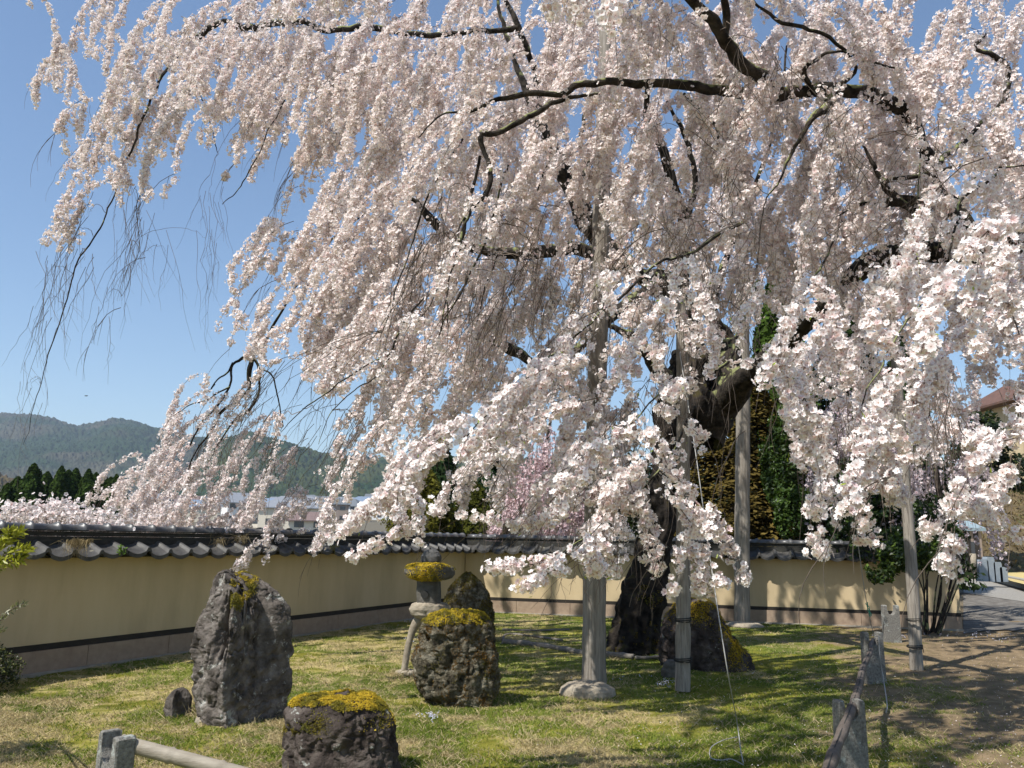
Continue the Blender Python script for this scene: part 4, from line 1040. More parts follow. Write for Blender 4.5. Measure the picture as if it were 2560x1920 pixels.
b = MB(); b.tube([at(2102, 1236, 24), at(2103, 1215, 24), at(2101, 1196, 24)], [.10, .08, .09], 8); o = b.build('tree_stump', M['rock_pale'], None, True); tag(o, 'pale upright tree stump left of the blue grey stones', 'stump')

def pavilion(dx, dy, Y, wpx, hpx, label, wallmat, roofmat, name='temple_building', z0=0.0):
    p = at(dx, dy, Y); zt_ = p[2]; W_ = wr(wpx, Y); t = thing(name, (p[0], Y, z0), label, 'building')
    b = MB(); b.box((p[0], Y, (z0 + zt_) / 2), (W_, W_ * .7, zt_ - z0)); b.build('wall', wallmat, t)
    e = W_ * .12; hx = W_ / 2 + e; hy = W_ * .35 + e; rh = W_ * .25; X = p[0]
    P = [(X - hx, Y - hy, zt_), (X + hx, Y - hy, zt_), (X + hx, Y + hy, zt_), (X - hx, Y + hy, zt_), (X - hx * .5, Y, zt_ + rh), (X + hx * .5, Y, zt_ + rh), (X - hx, Y - hy, zt_ - .12), (X + hx, Y - hy, zt_ - .12), (X + hx, Y + hy, zt_ - .12), (X - hx, Y + hy, zt_ - .12)]
    b = MB(); b.add(P, [(0, 1, 5, 4), (2, 3, 4, 5), (1, 2, 5), (3, 0, 4), (6, 7, 1, 0), (7, 8, 2, 1), (8, 9, 3, 2), (9, 6, 0, 3), (9, 8, 7, 6)]); b.build('roof', roofmat, t)
    for i in (-1, 0, 1):
        b = MB(); b.box((X + i * W_ * .3, Y - W_ * .35 - .02, (z0 + zt_) * .5), (.16, .06, zt_ - z0)); b.build('pillar', M['band'], t)
    for i in (-.5, .5):
        b = MB(); b.box((X + i * W_ * .3, Y - W_ * .35 - .02, z0 + (zt_ - z0) * .5), (W_ * .18, .04, (zt_ - z0) * .45)); b.build('window', M['hglass'], t)
    return t
pavilion(2262, 880, 46, 230, 200, 'cream walled temple building with reddish brown eaves at the right edge', M['plaster'], pmat('copper_brown', [(.10, .055, .038), (.15, .08, .055)], 3, .6), z0=4.6)
pavilion(2075, 1140, 30, 60, 40, 'small hut with a blue grey roof at the foot of the bank', M['hwall'][3], pmat('blue_grey_roof', [(.20, .26, .29), (.26, .33, .36)], 3, .6), 'small_hut')

# ------------------------------------------------------------------ the weeping cherry
TB = gnd(1385, 1404); TY = float(TB[1])
tree = thing('weeping_cherry_tree', (TB[0], TY, 0), 'huge old weeping cherry in full pale blossom filling the photo', 'cherry tree')

def limb(pts, name='branch', mat='bark', sides=10, wob=.06, knob=.10, parent=None):
    """pts: (display x, display y, radius px, depth)"""
    A = np.array(pts, float)
    W3 = np.array([at(a, c, Y) for a, c, r_, Y in pts])
    P = catmull(W3, 6); r_ = catmull(np.stack([wr(A[:, 2], A[:, 3])] * 3, 1), 6)[:, 0]
    r_ = np.maximum(r_, .0015)
    rp_ = catmull(np.stack([A[:, 2]] * 3, 1), 6)[:, 0]; r_ = r_ * (.42 + .58 * np.clip((rp_ - 4) / 8, 0, 1)); r_ = np.maximum(r_, .0015)
    n_ = len(P); jit = np.stack([fbm(P[:, 0] * 6 + k * 9, P[:, 1] * 6, P[:, 2] * 6, 90 + k, 3) - .5 for k in range(3)], 1)
    P = P + jit * wob * (.9 + r_[:, None] * 9)
    V, Fq = tube(P, r_, sides)
    ax = np.repeat(P, sides, 0); nrm = V - ax
    kn = 1 + knob * 3.2 * (fbm(V[:, 0] * 14, V[:, 1] * 14, V[:, 2] * 9, 95, 4) - .5)
    V = ax + nrm * kn[:, None]
    fl = np.vstack([Fq])
    o = mesh_obj(name, V, fl, M[mat], parent or tree, True)
    return o, P

D0 = TY
# trunk (flared, gnarled)
tr = [(1368, 1418, 64, D0), (1371, 1392, 56, D0), (1376, 1350, 50, D0), (1385, 1290, 43, D0), (1398, 1230, 38, D0), (1418, 1150, 38, D0), (1434, 1080, 36, D0), (1448, 1010, 40, D0), (1462, 940, 46, D0), (1480, 870, 54, D0), (1492, 800, 46, D0), (1495, 760, 34, D0)]
A = np.array(tr, float); P = catmull(np.array([at(a, c, Y) for a, c, r_, Y in tr]), 10); r_ = catmull(np.stack([wr(A[:, 2], A[:, 3])] * 3, 1), 10)[:, 0]
sides = 64; V, Fq = tube(P, r_, sides); ax = np.repeat(P, sides, 0); nrm = V - ax
kn = 1 + 1.3 * (fbm(V[:, 0] * 6, V[:, 1] * 6, V[:, 2] * 3, 101, 5) - .5) + .45 * (fbm(V[:, 0] * 22, V[:, 1] * 22, V[:, 2] * 10, 102, 4) - .5)
V = ax + nrm * kn[:, None]
trunk_o = mesh_obj('trunk', V, Fq, M['trunk'], tree, True)
moss(trunk_o, V, Fq, lambda c, n_: np.clip(.9 - np.abs(c[:, 2] - .35) * 1.1, 0, 1) * (fbm(c[:, 0] * 5, c[:, 1] * 5, c[:, 2] * 5, 3, 3) > .53) * (n_[:, 0] < .3), 7000, (.13, .10, .02), .012, .006)

LIMBS = [
 [(1500, 900, 42, D0), (1545, 870, 40, D0), (1570, 840, 36, D0), (1600, 810, 22, D0 - .1), (1625, 800, 13, D0 - .2), (1655, 780, 7, D0 - .3), (1690, 770, 4, D0 - .3)],
 [(1530, 960, 26, D0 + .1), (1548, 900, 44, D0 + .1), (1560, 840, 40, D0 + .1), (1575, 780, 28, D0 + .1), (1572, 740, 20, D0 + .2), (1540, 690, 16, D0 + .1), (1515, 650, 20, D0)],
 [(1475, 870, 30, D0), (1440, 820, 20, D0 - .1), (1405, 770, 17, D0 - .2), (1372, 735, 13, D0 - .3), (1335, 712, 9, D0 - .4), (1290, 700, 6, D0 - .5), (1240, 715, 4, D0 - .6)],
 # long lower limb to the left
 [(1492, 800, 34, D0), (1498, 740, 26, D0), (1475, 660, 28, D0), (1440, 612, 26, D0 - .1), (1395, 600, 18, D0 - .2), (1330, 572, 14, D0 - .4), (1250, 540, 15, D0 - .6), (1150, 545, 15, D0 - .8), (1060, 545, 12, D0 - .9), (1000, 528, 11, D0 - 1.0), (960, 500, 12, D0 - 1.0), (925, 465, 11, D0 - 1.0), (890, 430, 7, D0 - 1.0), (820, 440, 5, D0 - 1.), (740, 500, 5, D0 - .9), (680, 560, 5, D0 - .6), (620, 650, 5, D0 - .3), (575, 730, 6, D0), (548, 765, 8, D0 + .2)],
 [(1470, 650, 24, D0), (1420, 620, 20, D0), (1340, 560, 20, D0), (1277, 490, 23, D0 - .1), (1250, 430, 24, D0 - .2), (1220, 380, 21, D0 - .3), (1195, 325, 18, D0 - .4), (1175, 270, 15, D0 - .5), (1150, 230, 12, D0 - .6), (1120, 150, 9, D0 - .6), (1095, 80, 8, D0 - .6), (1070, -20, 6, D0 - .6)],
 [(1245, 430, 13, D0 - .2), (1262, 380, 12, D0 - .1), (1268, 345, 11, D0), (1258, 310, 8, D0), (1262, 250, 7, D0)],
 [(1500, 740, 20, D0), (1480, 620, 15, D0 - .2), (1475, 500, 13, D0 - .5), (1462, 430, 13, D0 - .7), (1432, 330, 11, D0 - 1.), (1400, 250, 10, D0 - 1.2), (1398, 190, 8, D0 - 1.4)],
 [(1475, 500, 10, D0 - .5), (1500, 400, 9, D0 - .6), (1482, 300, 8, D0 - .8), (1440, 220, 6, D0 - 1.)],
 [(1530, 680, 14, D0), (1555, 600, 10, D0), (1590, 500, 8, D0 + .2), (1640, 380, 7, D0 + .4), (1680, 240, 6, D0 + .4), (1700, 100, 5, D0 + .4)],
 # second heavy limb that carries the right side, comes from the main bulk towards the viewer
 [(1560, 870, 36, D0), (1640, 790, 24, D0 - .8), (1740, 700, 22, D0 - 1.8), (1830, 610, 22, D0 - 2.6), (1905, 555, 24, D0 - 3.1), (2000, 545, 24, D0 - 3.5), (2110, 545, 25, D0 - 3.8), (2212, 522, 28, D0 - 4.0), (2320, 480, 26, D0 - 4.2)],
 [(2110, 545, 16, 5.1), (2090, 500, 16, 5.1), (2050, 450, 20, 5.1), (2010, 438, 20, 5.1), (1960, 440, 15, 5.1), (1900, 440, 10, 5.1), (1850, 446, 6, 5.1), (1800, 470, 4, 5.1)],
 [(2120, 540, 16, 5.1), (2090, 480, 15, 5.1), (2030, 430, 15, 5.1), (2015, 370, 14, 5.1), (1995, 310, 13, 5.1), (1965, 255, 17, 5.1), (1930, 225, 19, 5.1), (1860, 200, 16, 5.1), (1790, 188, 15, 5.1), (1700, 203, 15, 5.1), (1640, 208, 14, 5.1), (1560, 196, 13, 5.1), (1480, 188, 12, 5.1), (1400, 180, 11, 5.1), (1310, 180, 10, 5.1), (1245, 186, 9.5, 5.1), (1210, 203, 9, 5.1), (1150, 205, 9, 5.1), (1090, 215, 8, 5.15), (1030, 235, 7, 5.2), (975, 245, 5, 5.2), (935, 265, 4, 5.2), (905, 300, 3, 5.2)],
 [(1300, 204, 6, 5.1), (1245, 208, 7, 5.1), (1200, 222, 8, 5.1), (1165, 240, 9, 5.05), (1115, 266, 9, 5.0), (1075, 287, 9, 5.0), (1040, 288, 9, 4.95), (1044, 330, 8, 4.95), (1060, 380, 8, 4.9), (1050, 425, 7, 4.9), (1018, 445, 6, 4.9), (1000, 500, 5.5, 4.85), (985, 560, 5, 4.8), (965, 640, 3.5, 4.8), (955, 720, 2, 4.8)],
 [(1058, 400, 4, 4.9), (1030, 440, 5, 4.9), (1000, 470, 4, 4.9), (985, 540, 4, 4.85), (940, 640, 3, 4.8), (900, 710, 2, 4.8)],
 [(1480, 205, 6, 5.1), (1520, 240, 6, 5.0), (1548, 275, 6, 4.9), (1560, 330, 6, 4.85), (1580, 380, 5, 4.8), (1600, 430, 4, 4.8)],
 [(1700, 203, 14, 5.1), (1665, 188, 17, 5.0), (1638, 165, 16, 4.9), (1600, 128, 16, 4.8), (1572, 92, 15, 4.7), (1540, 45, 14, 4.6), (1485, 0, 12, 4.5), (1440, -50, 10, 4.4)],
 [(1600, 120, 10, 4.8), (1574, 90, 11, 4.75), (1567, 50, 11, 4.7), (1563, 0, 10, 4.6), (1560, -60, 9, 4.5)],
 [(1780, 200, 10, 5.1), (1850, 150, 7, 5.0), (1780, 75, 7, 4.9), (1690, 48, 7, 4.8), (1640, 15, 6, 4.7), (1600, -40, 5, 4.6)],
 [(1800, 200, 14, 5.1), (1785, 225, 13, 5.0), (1762, 250, 10, 4.9), (1740, 280, 8, 4.85), (1718, 312, 7, 4.8), (1700, 345, 6, 4.8), (1685, 385, 5, 4.75), (1660, 430, 4, 4.7), (1640, 500, 3, 4.7), (1632, 580, 2, 4.7)],
 [(1780, 215, 8, 5.1), (1730, 160, 8, 5.0), (1770, 125, 7, 4.9), (1800, 110, 6, 4.8), (1850, 118, 5, 4.7), (1900, 140, 5, 4.6), (1960, 150, 4, 4.6)],
 [(1860, 310, 5, 4.9), (1885, 345, 7, 4.9), (1898, 378, 8, 4.9), (1925, 415, 10, 4.95), (1950, 445, 10, 5.0), (1985, 470, 8, 5.1)],
 [(1905, 392, 8, 4.9), (1960, 384, 8, 4.8), (2030, 368, 7, 4.7), (2090, 362, 6, 4.6), (2150, 360, 5, 4.5), (2240, 350, 4, 4.4)],
 [(2128, 72, 8, 5.6), (2108, 102, 7, 5.6), (2140, 118, 8, 5.6), (2164, 130, 9, 5.6), (2176, 160, 9, 5.6), (2176, 205, 9, 5.6), (2155, 232, 7, 5.6), (2120, 270, 7, 5.5), (2060, 320, 8, 5.3), (2015, 360, 8, 5.1)],
 [(1120, 60, 9, D0 - 1), (1000, 70, 8, D0 - 1), (920, 75, 9, D0 - 1), (860, 70, 8, D0 - 1), (800, 58, 10, D0 - 1), (740, 62, 9, D0 - 1), (700, 62, 10, D0 - 1), (650, 48, 9, D0 - 1), (560, 58, 10, D0 - .9), (512, 58, 9, D0 - .8), (482, 46, 8, D0 - .8), (430, 78, 9, D0 - .8), (400, 98, 7, D0 - .8), (350, 165, 6, D0 - .9), (315, 240, 5.5, D0 - 1), (290, 310, 5, D0 - 1), (268, 360, 4.5, D0 - 1), (235, 450, 4, D0 - 1), (205, 510, 4, D0 - 1), (170, 560, 4, D0 - 1), (150, 620, 3.5, D0 - 1), (128, 700, 3, D0 - 1), (95, 800, 2.3, D0 - 1), (75, 880, 1.8, D0 - 1), (50, 960, 1, D0 - 1)],
 [(1180, 280, 9, D0 - .5), (1150, 150, 9, D0 - .8), (1120, 60, 9, D0 - 1), (1080, -20, 7, D0 - 1)],
 [(512, 56, 7, D0 - .8), (520, 20, 6, D0 - .8), (560, -30, 5, D0 - .8)],
 [(410, 100, 4, D0 - .8), (418, 153, 4, D0 - .9), (437, 213, 3.5, D0 - .9), (454, 260, 3, D0 - .9), (464, 305, 2.8, D0 - .9), (469, 330, 2, D0 - .9)],
 [(418, 153, 3, D0 - .9), (395, 210, 3, D0 - .9), (360, 270, 3, D0 - .9), (335, 315, 3, D0 - .9), (310, 400, 2.5, D0 - .9), (295, 450, 2, D0 - .9), (300, 540, 1.5, D0 - .9), (265, 640, 1, D0 - .9)],
 [(640, 150, 3, 7), (600, 240, 3, 7), (560, 330, 3, 7), (520, 400, 3, 7), (480, 440, 2, 7)],
 [(1440, 600, 14, D0 - .3), (1300, 700, 12, D0 - 1), (1200, 808, 9, D0 - 1.2), (1160, 790, 10, D0 - 1.2), (1100, 752, 13, D0 - 1.2), (1066, 742, 12, D0 - 1.2), (1068, 715, 6, D0 - 1.2), (1100, 670, 5, D0 - 1.2), (1150, 615, 4, D0 - 1.2)],
 [(548, 765, 8, D0 + .2), (540, 800, 8, D0 + .2), (535, 840, 7, D0 + .2), (510, 865, 6, D0 + .2), (480, 890, 6, D0 + .3), (455, 930, 5, D0 + .3), (420, 980, 4, D0 + .3), (400, 1030, 3, D0 + .3)],
 [(548, 765, 7, D0 + .2), (505, 785, 5.5, D0 + .2), (498, 830, 5, D0 + .2), (478, 870, 5, D0 + .3), (440, 905, 4.5, D0 + .3), (410, 960, 4, D0 + .3)],
 [(505, 782, 5, D0 + .2), (492, 805, 4.5, D0 + .2), (470, 820, 4, D0 + .2), (458, 842, 3, D0 + .2), (466, 830, 2.5, D0 + .2)],
 [(497, 835, 4.5, D0 + .2), (460, 860, 4, D0 + .2), (420, 872, 3, D0 + .2), (385, 888, 2, D0 + .2), (360, 910, 1.5, D0 + .2)],
 [(548, 770, 6, D0 + .2), (562, 800, 5.5, D0 + .2), (560, 850, 5, D0 + .2), (530, 890, 6, D0 + .2), (505, 905, 5, D0 + .3), (470, 960, 4, D0 + .3), (440, 1020, 3, D0 + .3)],
 [(560, 795, 4, D0 + .2), (590, 810, 4, D0 + .2), (600, 860, 3.5, D0 + .2), (610, 920, 2.5, D0 + .3)],
 # drooping middle branches
 [(1000, 300, 5, 5.6), (950, 380, 5, 5.6), (922, 432, 4.5, 5.6), (900, 495, 4.5, 5.6), (881, 550, 4, 5.6), (862, 612, 4, 5.6), (843, 667, 4, 5.6), (822, 714, 2.5, 5.6)],
 [(1040, 340, 6, 5.4), (1015, 432, 6.5, 5.4), (1004, 503, 6.5, 5.4), (991, 536, 6, 5.4), (963, 602, 5.5, 5.4), (964, 667, 4, 5.4), (960, 710, 2, 5.4)],
 [(1100, 350, 5, 5.2), (1073, 438, 5, 5.2), (1056, 495, 5, 5.2), (1029, 563, 5, 5.2), (1001, 624, 4.5, 5.2), (974, 667, 4, 5.2), (950, 714, 3.5, 5.2), (936, 760, 2, 5.2)],
 [(1190, 340, 5, 5.6), (1141, 440, 5, 5.6), (1095, 514, 4, 5.6), (1062, 585, 3.5, 5.6), (1040, 651, 3, 5.6), (1029, 706, 2.5, 5.6), (1027, 801, 1.5, 5.6)],
 [(912, 640, 4, 5.2), (887, 673, 5, 5.2), (868, 706, 5, 5.2), (843, 766, 4.5, 5.2), (799, 782, 4, 5.2), (745, 823, 4, 5.2), (690, 864, 3.5, 5.2), (657, 886, 3, 5.2), (610, 930, 1.5, 5.2)],
 [(843, 770, 4, 5.2), (805, 820, 3.5, 5.2), (760, 850, 3, 5.2), (715, 900, 2.5, 5.2), (690, 960, 1.5, 5.2)],
 # nearer branches in the lower centre and right
 [(1600, 480, 7, 4.6), (1500, 540, 6, 4.4), (1440, 565, 6, 4.2), (1408, 585, 5.5, 4.1), (1370, 612, 5.5, 4.0), (1331, 648, 5.5, 4.0), (1288, 681, 5, 4.0), (1260, 714, 4.5, 3.9), (1219, 749, 4, 3.9), (1150, 800, 4, 3.8), (1080, 870, 3.5, 3.7), (1000, 960, 3, 3.6)],
 [(1640, 600, 7, 4.6), (1600, 700, 7, 4.4), (1585, 755, 6.5, 4.3), (1568, 785, 6, 4.2), (1530, 808, 5.5, 4.1), (1465, 827, 5, 4.0), (1430, 845, 4.5, 3.9), (1390, 880, 4, 3.8), (1340, 940, 3.5, 3.7)],
 [(1500, 880, 5, 3.9), (1440, 990, 5, 3.8), (1370, 1082, 5, 3.7), (1315, 1121, 4.5, 3.65), (1266, 1156, 4, 3.6), (1200, 1202, 3, 3.55), (1124, 1235, 1.5, 3.5)],
 [(2150, 380, 6, 3.6), (2083, 432, 6, 3.5), (2062, 481, 5.5, 3.45), (2050, 530, 5, 3.4), (2040, 600, 4, 3.3), (2010, 680, 3, 3.2), (1990, 760, 2.5, 3.2)],
 [(2062, 481, 5, 3.45), (2120, 500, 4.5, 3.3), (2160, 545, 4.5, 3.2), (2175, 620, 4, 3.1), (2190, 690, 3.5, 3.0), (2225, 780, 2.5, 3.0)],
 [(2060, 500, 3.5, 3.45), (1990, 520, 3, 3.5), (1950, 560, 2.5, 3.5), (1900, 600, 2, 3.5)],
 [(1980, 250, 4, 4.4), (1985, 400, 4, 4.2), (1983, 520, 4, 4.0), (1985, 600, 3.5, 3.8)],
 [(1800, 520, 5, 4.4), (1760, 600, 5, 4.2), (1700, 700, 4, 4.0), (1650, 800, 3, 3.9)],
 [(1440, -50, 14, 4.4), (1250, -260, 14, 4.4), (1000, -420, 12, 4.5), (700, -560, 8, 4.6)],
 [(1560, -60, 12, 4.5), (1600, -300, 12, 4.4), (1750, -520, 9, 4.3)],
 [(2000, 640, 5, 4.0), (1930, 740, 4.5, 3.8), (1880, 830, 4, 3.6), (1850, 900, 3, 3.5)],
]
LP = []
for L_ in LIMBS:
    o, P = limb(L_, sides=14 if max(q[2] for q in L_) > 12 else 8); LP.append(P)
allP = np.vstack(LP)

# depth map of the heavy wood, so that some blossom is thinned in front of it
SCL = 4; DBUF = np.full((1700 // SCL + 2, 2260 // SCL + 2), 0.0)
def stamp(P, rad, w=1.0):
    px, py, zz = proj(P)
    for a, c, z_, r0_ in zip(px, py, zz, rad):
        if r0_ <= 0: continue
        rp = max(1, int(r0_ / (K / F * z_) * w / SCL + .5)); i, j = int(a / SCL), int(c / SCL)
        if i < -rp or j < -rp or i - rp > DBUF.shape[1] or j - rp > DBUF.shape[0]: continue
        y0, y1, x0, x1 = max(j - rp, 0), max(j + rp + 1, 0), max(i - rp, 0), max(i + rp + 1, 0)
        DBUF[y0:y1, x0:x1] = np.maximum(DBUF[y0:y1, x0:x1], z_)
for L_, P in zip(LIMBS, LP):
    A = np.array(L_, float)
    if A[:, 2].max() < 6.5: continue
    rr_ = np.interp(np.linspace(0, 1, len(P)), np.linspace(0, 1, len(A)), wr(A[:, 2], A[:, 3]))
    rr_ = rr_ * np.interp(np.linspace(0, 1, len(P)), np.linspace(0, 1, len(A)), (A[:, 2] >= 7.5).astype(float))
    if 'x': rr_[rr_ < .004] = 0
    PP = catmull(P, 3); stamp(PP, np.interp(np.linspace(0, 1, len(PP)), np.linspace(0, 1, len(P)), rr_), 1.05)
trP = catmull(np.array([at(a, c, Y) for a, c, r_, Y in tr]), 20); stamp(trP, np.interp(np.linspace(0, 1, len(trP)), np.linspace(0, 1, len(tr)), [wr(q[2], q[3]) for q in tr]), .9)
def thin(C, p=.62):
    px, py, zz = proj(C); i = np.clip((px / SCL).astype(int), 0, DBUF.shape[1] - 1); j = np.clip((py / SCL).astype(int), 0, DBUF.shape[0] - 1)
    front = (DBUF[j, i] > zz) & (clumps(px, py, 61, 45) < .53)
    return ~(front & (rng.random(len(C)) < p))

# ---- flowers
def petal_template(seg):
    """returns verts (k,3), quads, vertex tint weights (0 centre .. 1 rim)"""
    V = []; Fq = []; Wt = []
    for p in range(5):
        a = p * 2 * math.pi / 5; c, s = math.cos(a), math.sin(a)
        def rot(x, y, z): return (x * c - y * s, x * s + y * c, z)
        b = len(V)
        if seg == 2:
            pts = [(.06, 0, 0), (.50, .40, .16), (.95, .24, .28), (.86, 0, .18), (.95, -.24, .28), (.50, -.40, .16), (.45, 0, .05)]
            V += [rot(*q) for q in pts]; Wt += [0, .85, 1, 1, 1, .85, .7]
            Fq += [(b, b + 6, b + 1, b + 1)]
            Fq[-1] = (b, b + 6, b + 2, b + 1); Fq += [(b + 6, b + 3, b + 2, b + 2)]
            Fq[-1] = (b + 6, b + 4, b + 3, b + 2); Fq += [(b, b + 5, b + 4, b + 6)]
        else:
            pts = [(.05, 0, 0), (.64, .45, .20), (1.0, 0, .26), (.64, -.45, .20)]
            V += [rot(*q) for q in pts]; Wt += [0, 1, 1, 1]
            Fq += [(b, b + 3, b + 2, b + 1)]
    b = len(V); r_ = .11
    V += [(-r_, 0, .10), (0, -r_, .10), (r_, 0, .10), (0, r_, .10)]; Wt += [-.6] * 4; Fq += [(b, b + 1, b + 2, b + 3)]
    b = len(V)  # calyx behind the flower
    V += [(-.12, 0, -.05), (0, -.12, -.05), (.12, 0, -.05), (0, 0, -.42)]; Wt += [-1.] * 4; Fq += [(b, b + 1, b + 2, b + 3)]
    return np.array(V, float), np.array(Fq), np.array(Wt, float)
T1, T2 = petal_template(1), petal_template(2)

def flowers_mesh(name, C, Nn, size, T, parent, pink=None):
    Vt, Ft, Wt = T; n = len(C)
    a = rand_unit(n); a = unit(a - Nn * np.sum(a * Nn, 1)[:, None]); b = np.cross(Nn, a)
    sz = (size * rng.uniform(.80, 1.15, n))[:, None, None]
    cup = rng.uniform(.2, 2.0, n)[:, None]
    V = C[:, None, :] + sz * .5 * (Vt[None, :, 0:1] * a[:, None] + Vt[None, :, 1:2] * b[:, None] + (Vt[None, :, 2] * cup)[..., None] * Nn[:, None])
    Fq = (Ft[None] + (np.arange(n) * len(Vt))[:, None, None]).reshape(-1, 4)
    tone = rng.random((n, 1, 1)) ** 1.5
    pk = (rng.random((n, 1, 1)) < .05) * .4
    if pink is None: rim = np.array([.92, .907, .88]) * (1 - tone) + np.array([.90, .868, .845]) * tone
    else: rim = np.array(pink[0]) * (1 - tone) + np.array(pink[1]) * tone
    rim = rim * (1 - pk) + np.array([.72, .45, .45]) * pk
    ctr_ = rim * np.array([.88, .68, .66]); dark = np.array([.30, .20, .08]) + 0 * rim; cal = np.array([.26, .085, .075]) + 0 * rim
    w_ = np.clip(Wt, 0, 1)[None, :, None]; Cc = ctr_ * (1 - w_) + rim * w_
    Cc = np.where((Wt > -.9)[None, :, None] & (Wt < -.1)[None, :, None], dark, Cc); Cc = np.where((Wt < -.9)[None, :, None], cal, Cc)
    return mesh_obj(name, V.reshape(-1, 3), Fq, M['petal'], parent, False, Cc.reshape(-1, 3))

def grid(rows, ncol=24, nrow=18):
    g = np.zeros((nrow, ncol))
    for r_, s_ in rows.items():
        for i, ch in enumerate(s_): g[r_, i] = int(ch) if ch.isdigit() else 0
    return g / 9.0
def gs(g, px, py):
    x = np.clip(np.asarray(px) / 92.17 - .5, 0, g.shape[1] - 1.001); y = np.clip(np.asarray(py) / 92.17 - .5, 0, g.shape[0] - 1.001)
    i = np.floor(x).astype(int); j = np.floor(y).astype(int); u = x - i; v = y - j
    return g[j, i] * (1 - u) * (1 - v) + g[j, i + 1] * u * (1 - v) + g[j + 1, i] * (1 - u) * v + g[j + 1, i + 1] * u * v

#             012345678901234567890123
MIDG = grid({0: "058999999999999999999645",
             1: "056889999999999999999946",
             2: "027866789999999999999975",
             3: "017522368999999999999986",
             4: "044200269999888999999999",
             5: "041002799987665677888888",
             6: "001002799998766666777777",
             7: "001002799998766555566666",
             8: "000000199998854211446665",
             9: "000033005899876300345433",
            10: "000376405789865100132110",
            11: "005997740244665200010000",
            12: "003887750012334000000000"})
FARG = grid({0: "000005788888888888888645",
             1: "000004678888888888888645",
             2: "000002468888888888888866",
             3: "000000257888888888888887",
             4: "000000146888888888888887",
             5: "000000036777777888888887",
             6: "000000038877665567777777",
             7: "000000036766543233456666",
             8: "000000024666432111233344",
             9: "000000003666441010112222",
            10: "000000000444320000111111"})
NEARG = grid({3: "000000000000000000000002",
              4: "000000000000000000000136",
              5: "000000000000000000001467",
              6: "000000000000013431247886",
              7: "000000000000024443578887",
              8: "000000000002456533588996",
              9: "000000000046676310588765",
             10: "000000000546787310386354",
             11: "000000004302588500142222"})
def clumps(px, py, seed, sc=70.0):
    return fbm(px / sc, py / (sc * 1.25), None, seed, 3)

class Strands:
    def __init__(s): s.fc = []; s.fn = []; s.tw = Bulk()
    def strand(s, P, r0, keepf, per_m, rad, r1=None, jit=1.0):
        """P (n,3) polyline; flowers along it where keepf says so"""
        P = np.asarray(P); 
        V, Fq = tube(P, np.linspace(r0, r1 if r1 else r0 * .35, len(P)), 3 if r0 < .004 else 5); s.tw.add(V, Fq)
        if per_m <= 0: return
        seg = np.linalg.norm(np.diff(P, axis=0), axis=1); cum = np.concatenate([[0], np.cumsum(seg)]); L_ = cum[-1]
        nn_ = int(L_ * 40)                       # nodes
        if nn_ < 1: return
        u = np.sort(rng.random(nn_)) * L_
        C = np.stack([np.interp(u, cum, P[:, k]) for k in range(3)], 1)
        kp = keepf(C); C = C[kp]
        if not len(C): return
        m_ = max(2, int(per_m / 26)); C = np.repeat(C, m_, 0)
        d = rand_unit(len(C)); d[:, 2] -= .25; d = unit(d)
        off = d * (rad * rng.uniform(.35, 1.05, (len(C), 1)))
        C = C + off
        s.fc.append(C); s.fn.append(unit(d + rng.normal(size=C.shape) * .45 + np.array([-.1, -.25, 0])))

def slope_mid(px, py):
    """sideways drift (display px per px of drop)"""
    k = np.interp(px, [0, 300, 600, 900, 1200, 1500, 1900, 2212], [-.30, -.32, -.55, -.45, -.30, -.12, .02, .05])
    if py < 230: k = k * .8
    if py > 860 and px < 700: k = -.50
    return k

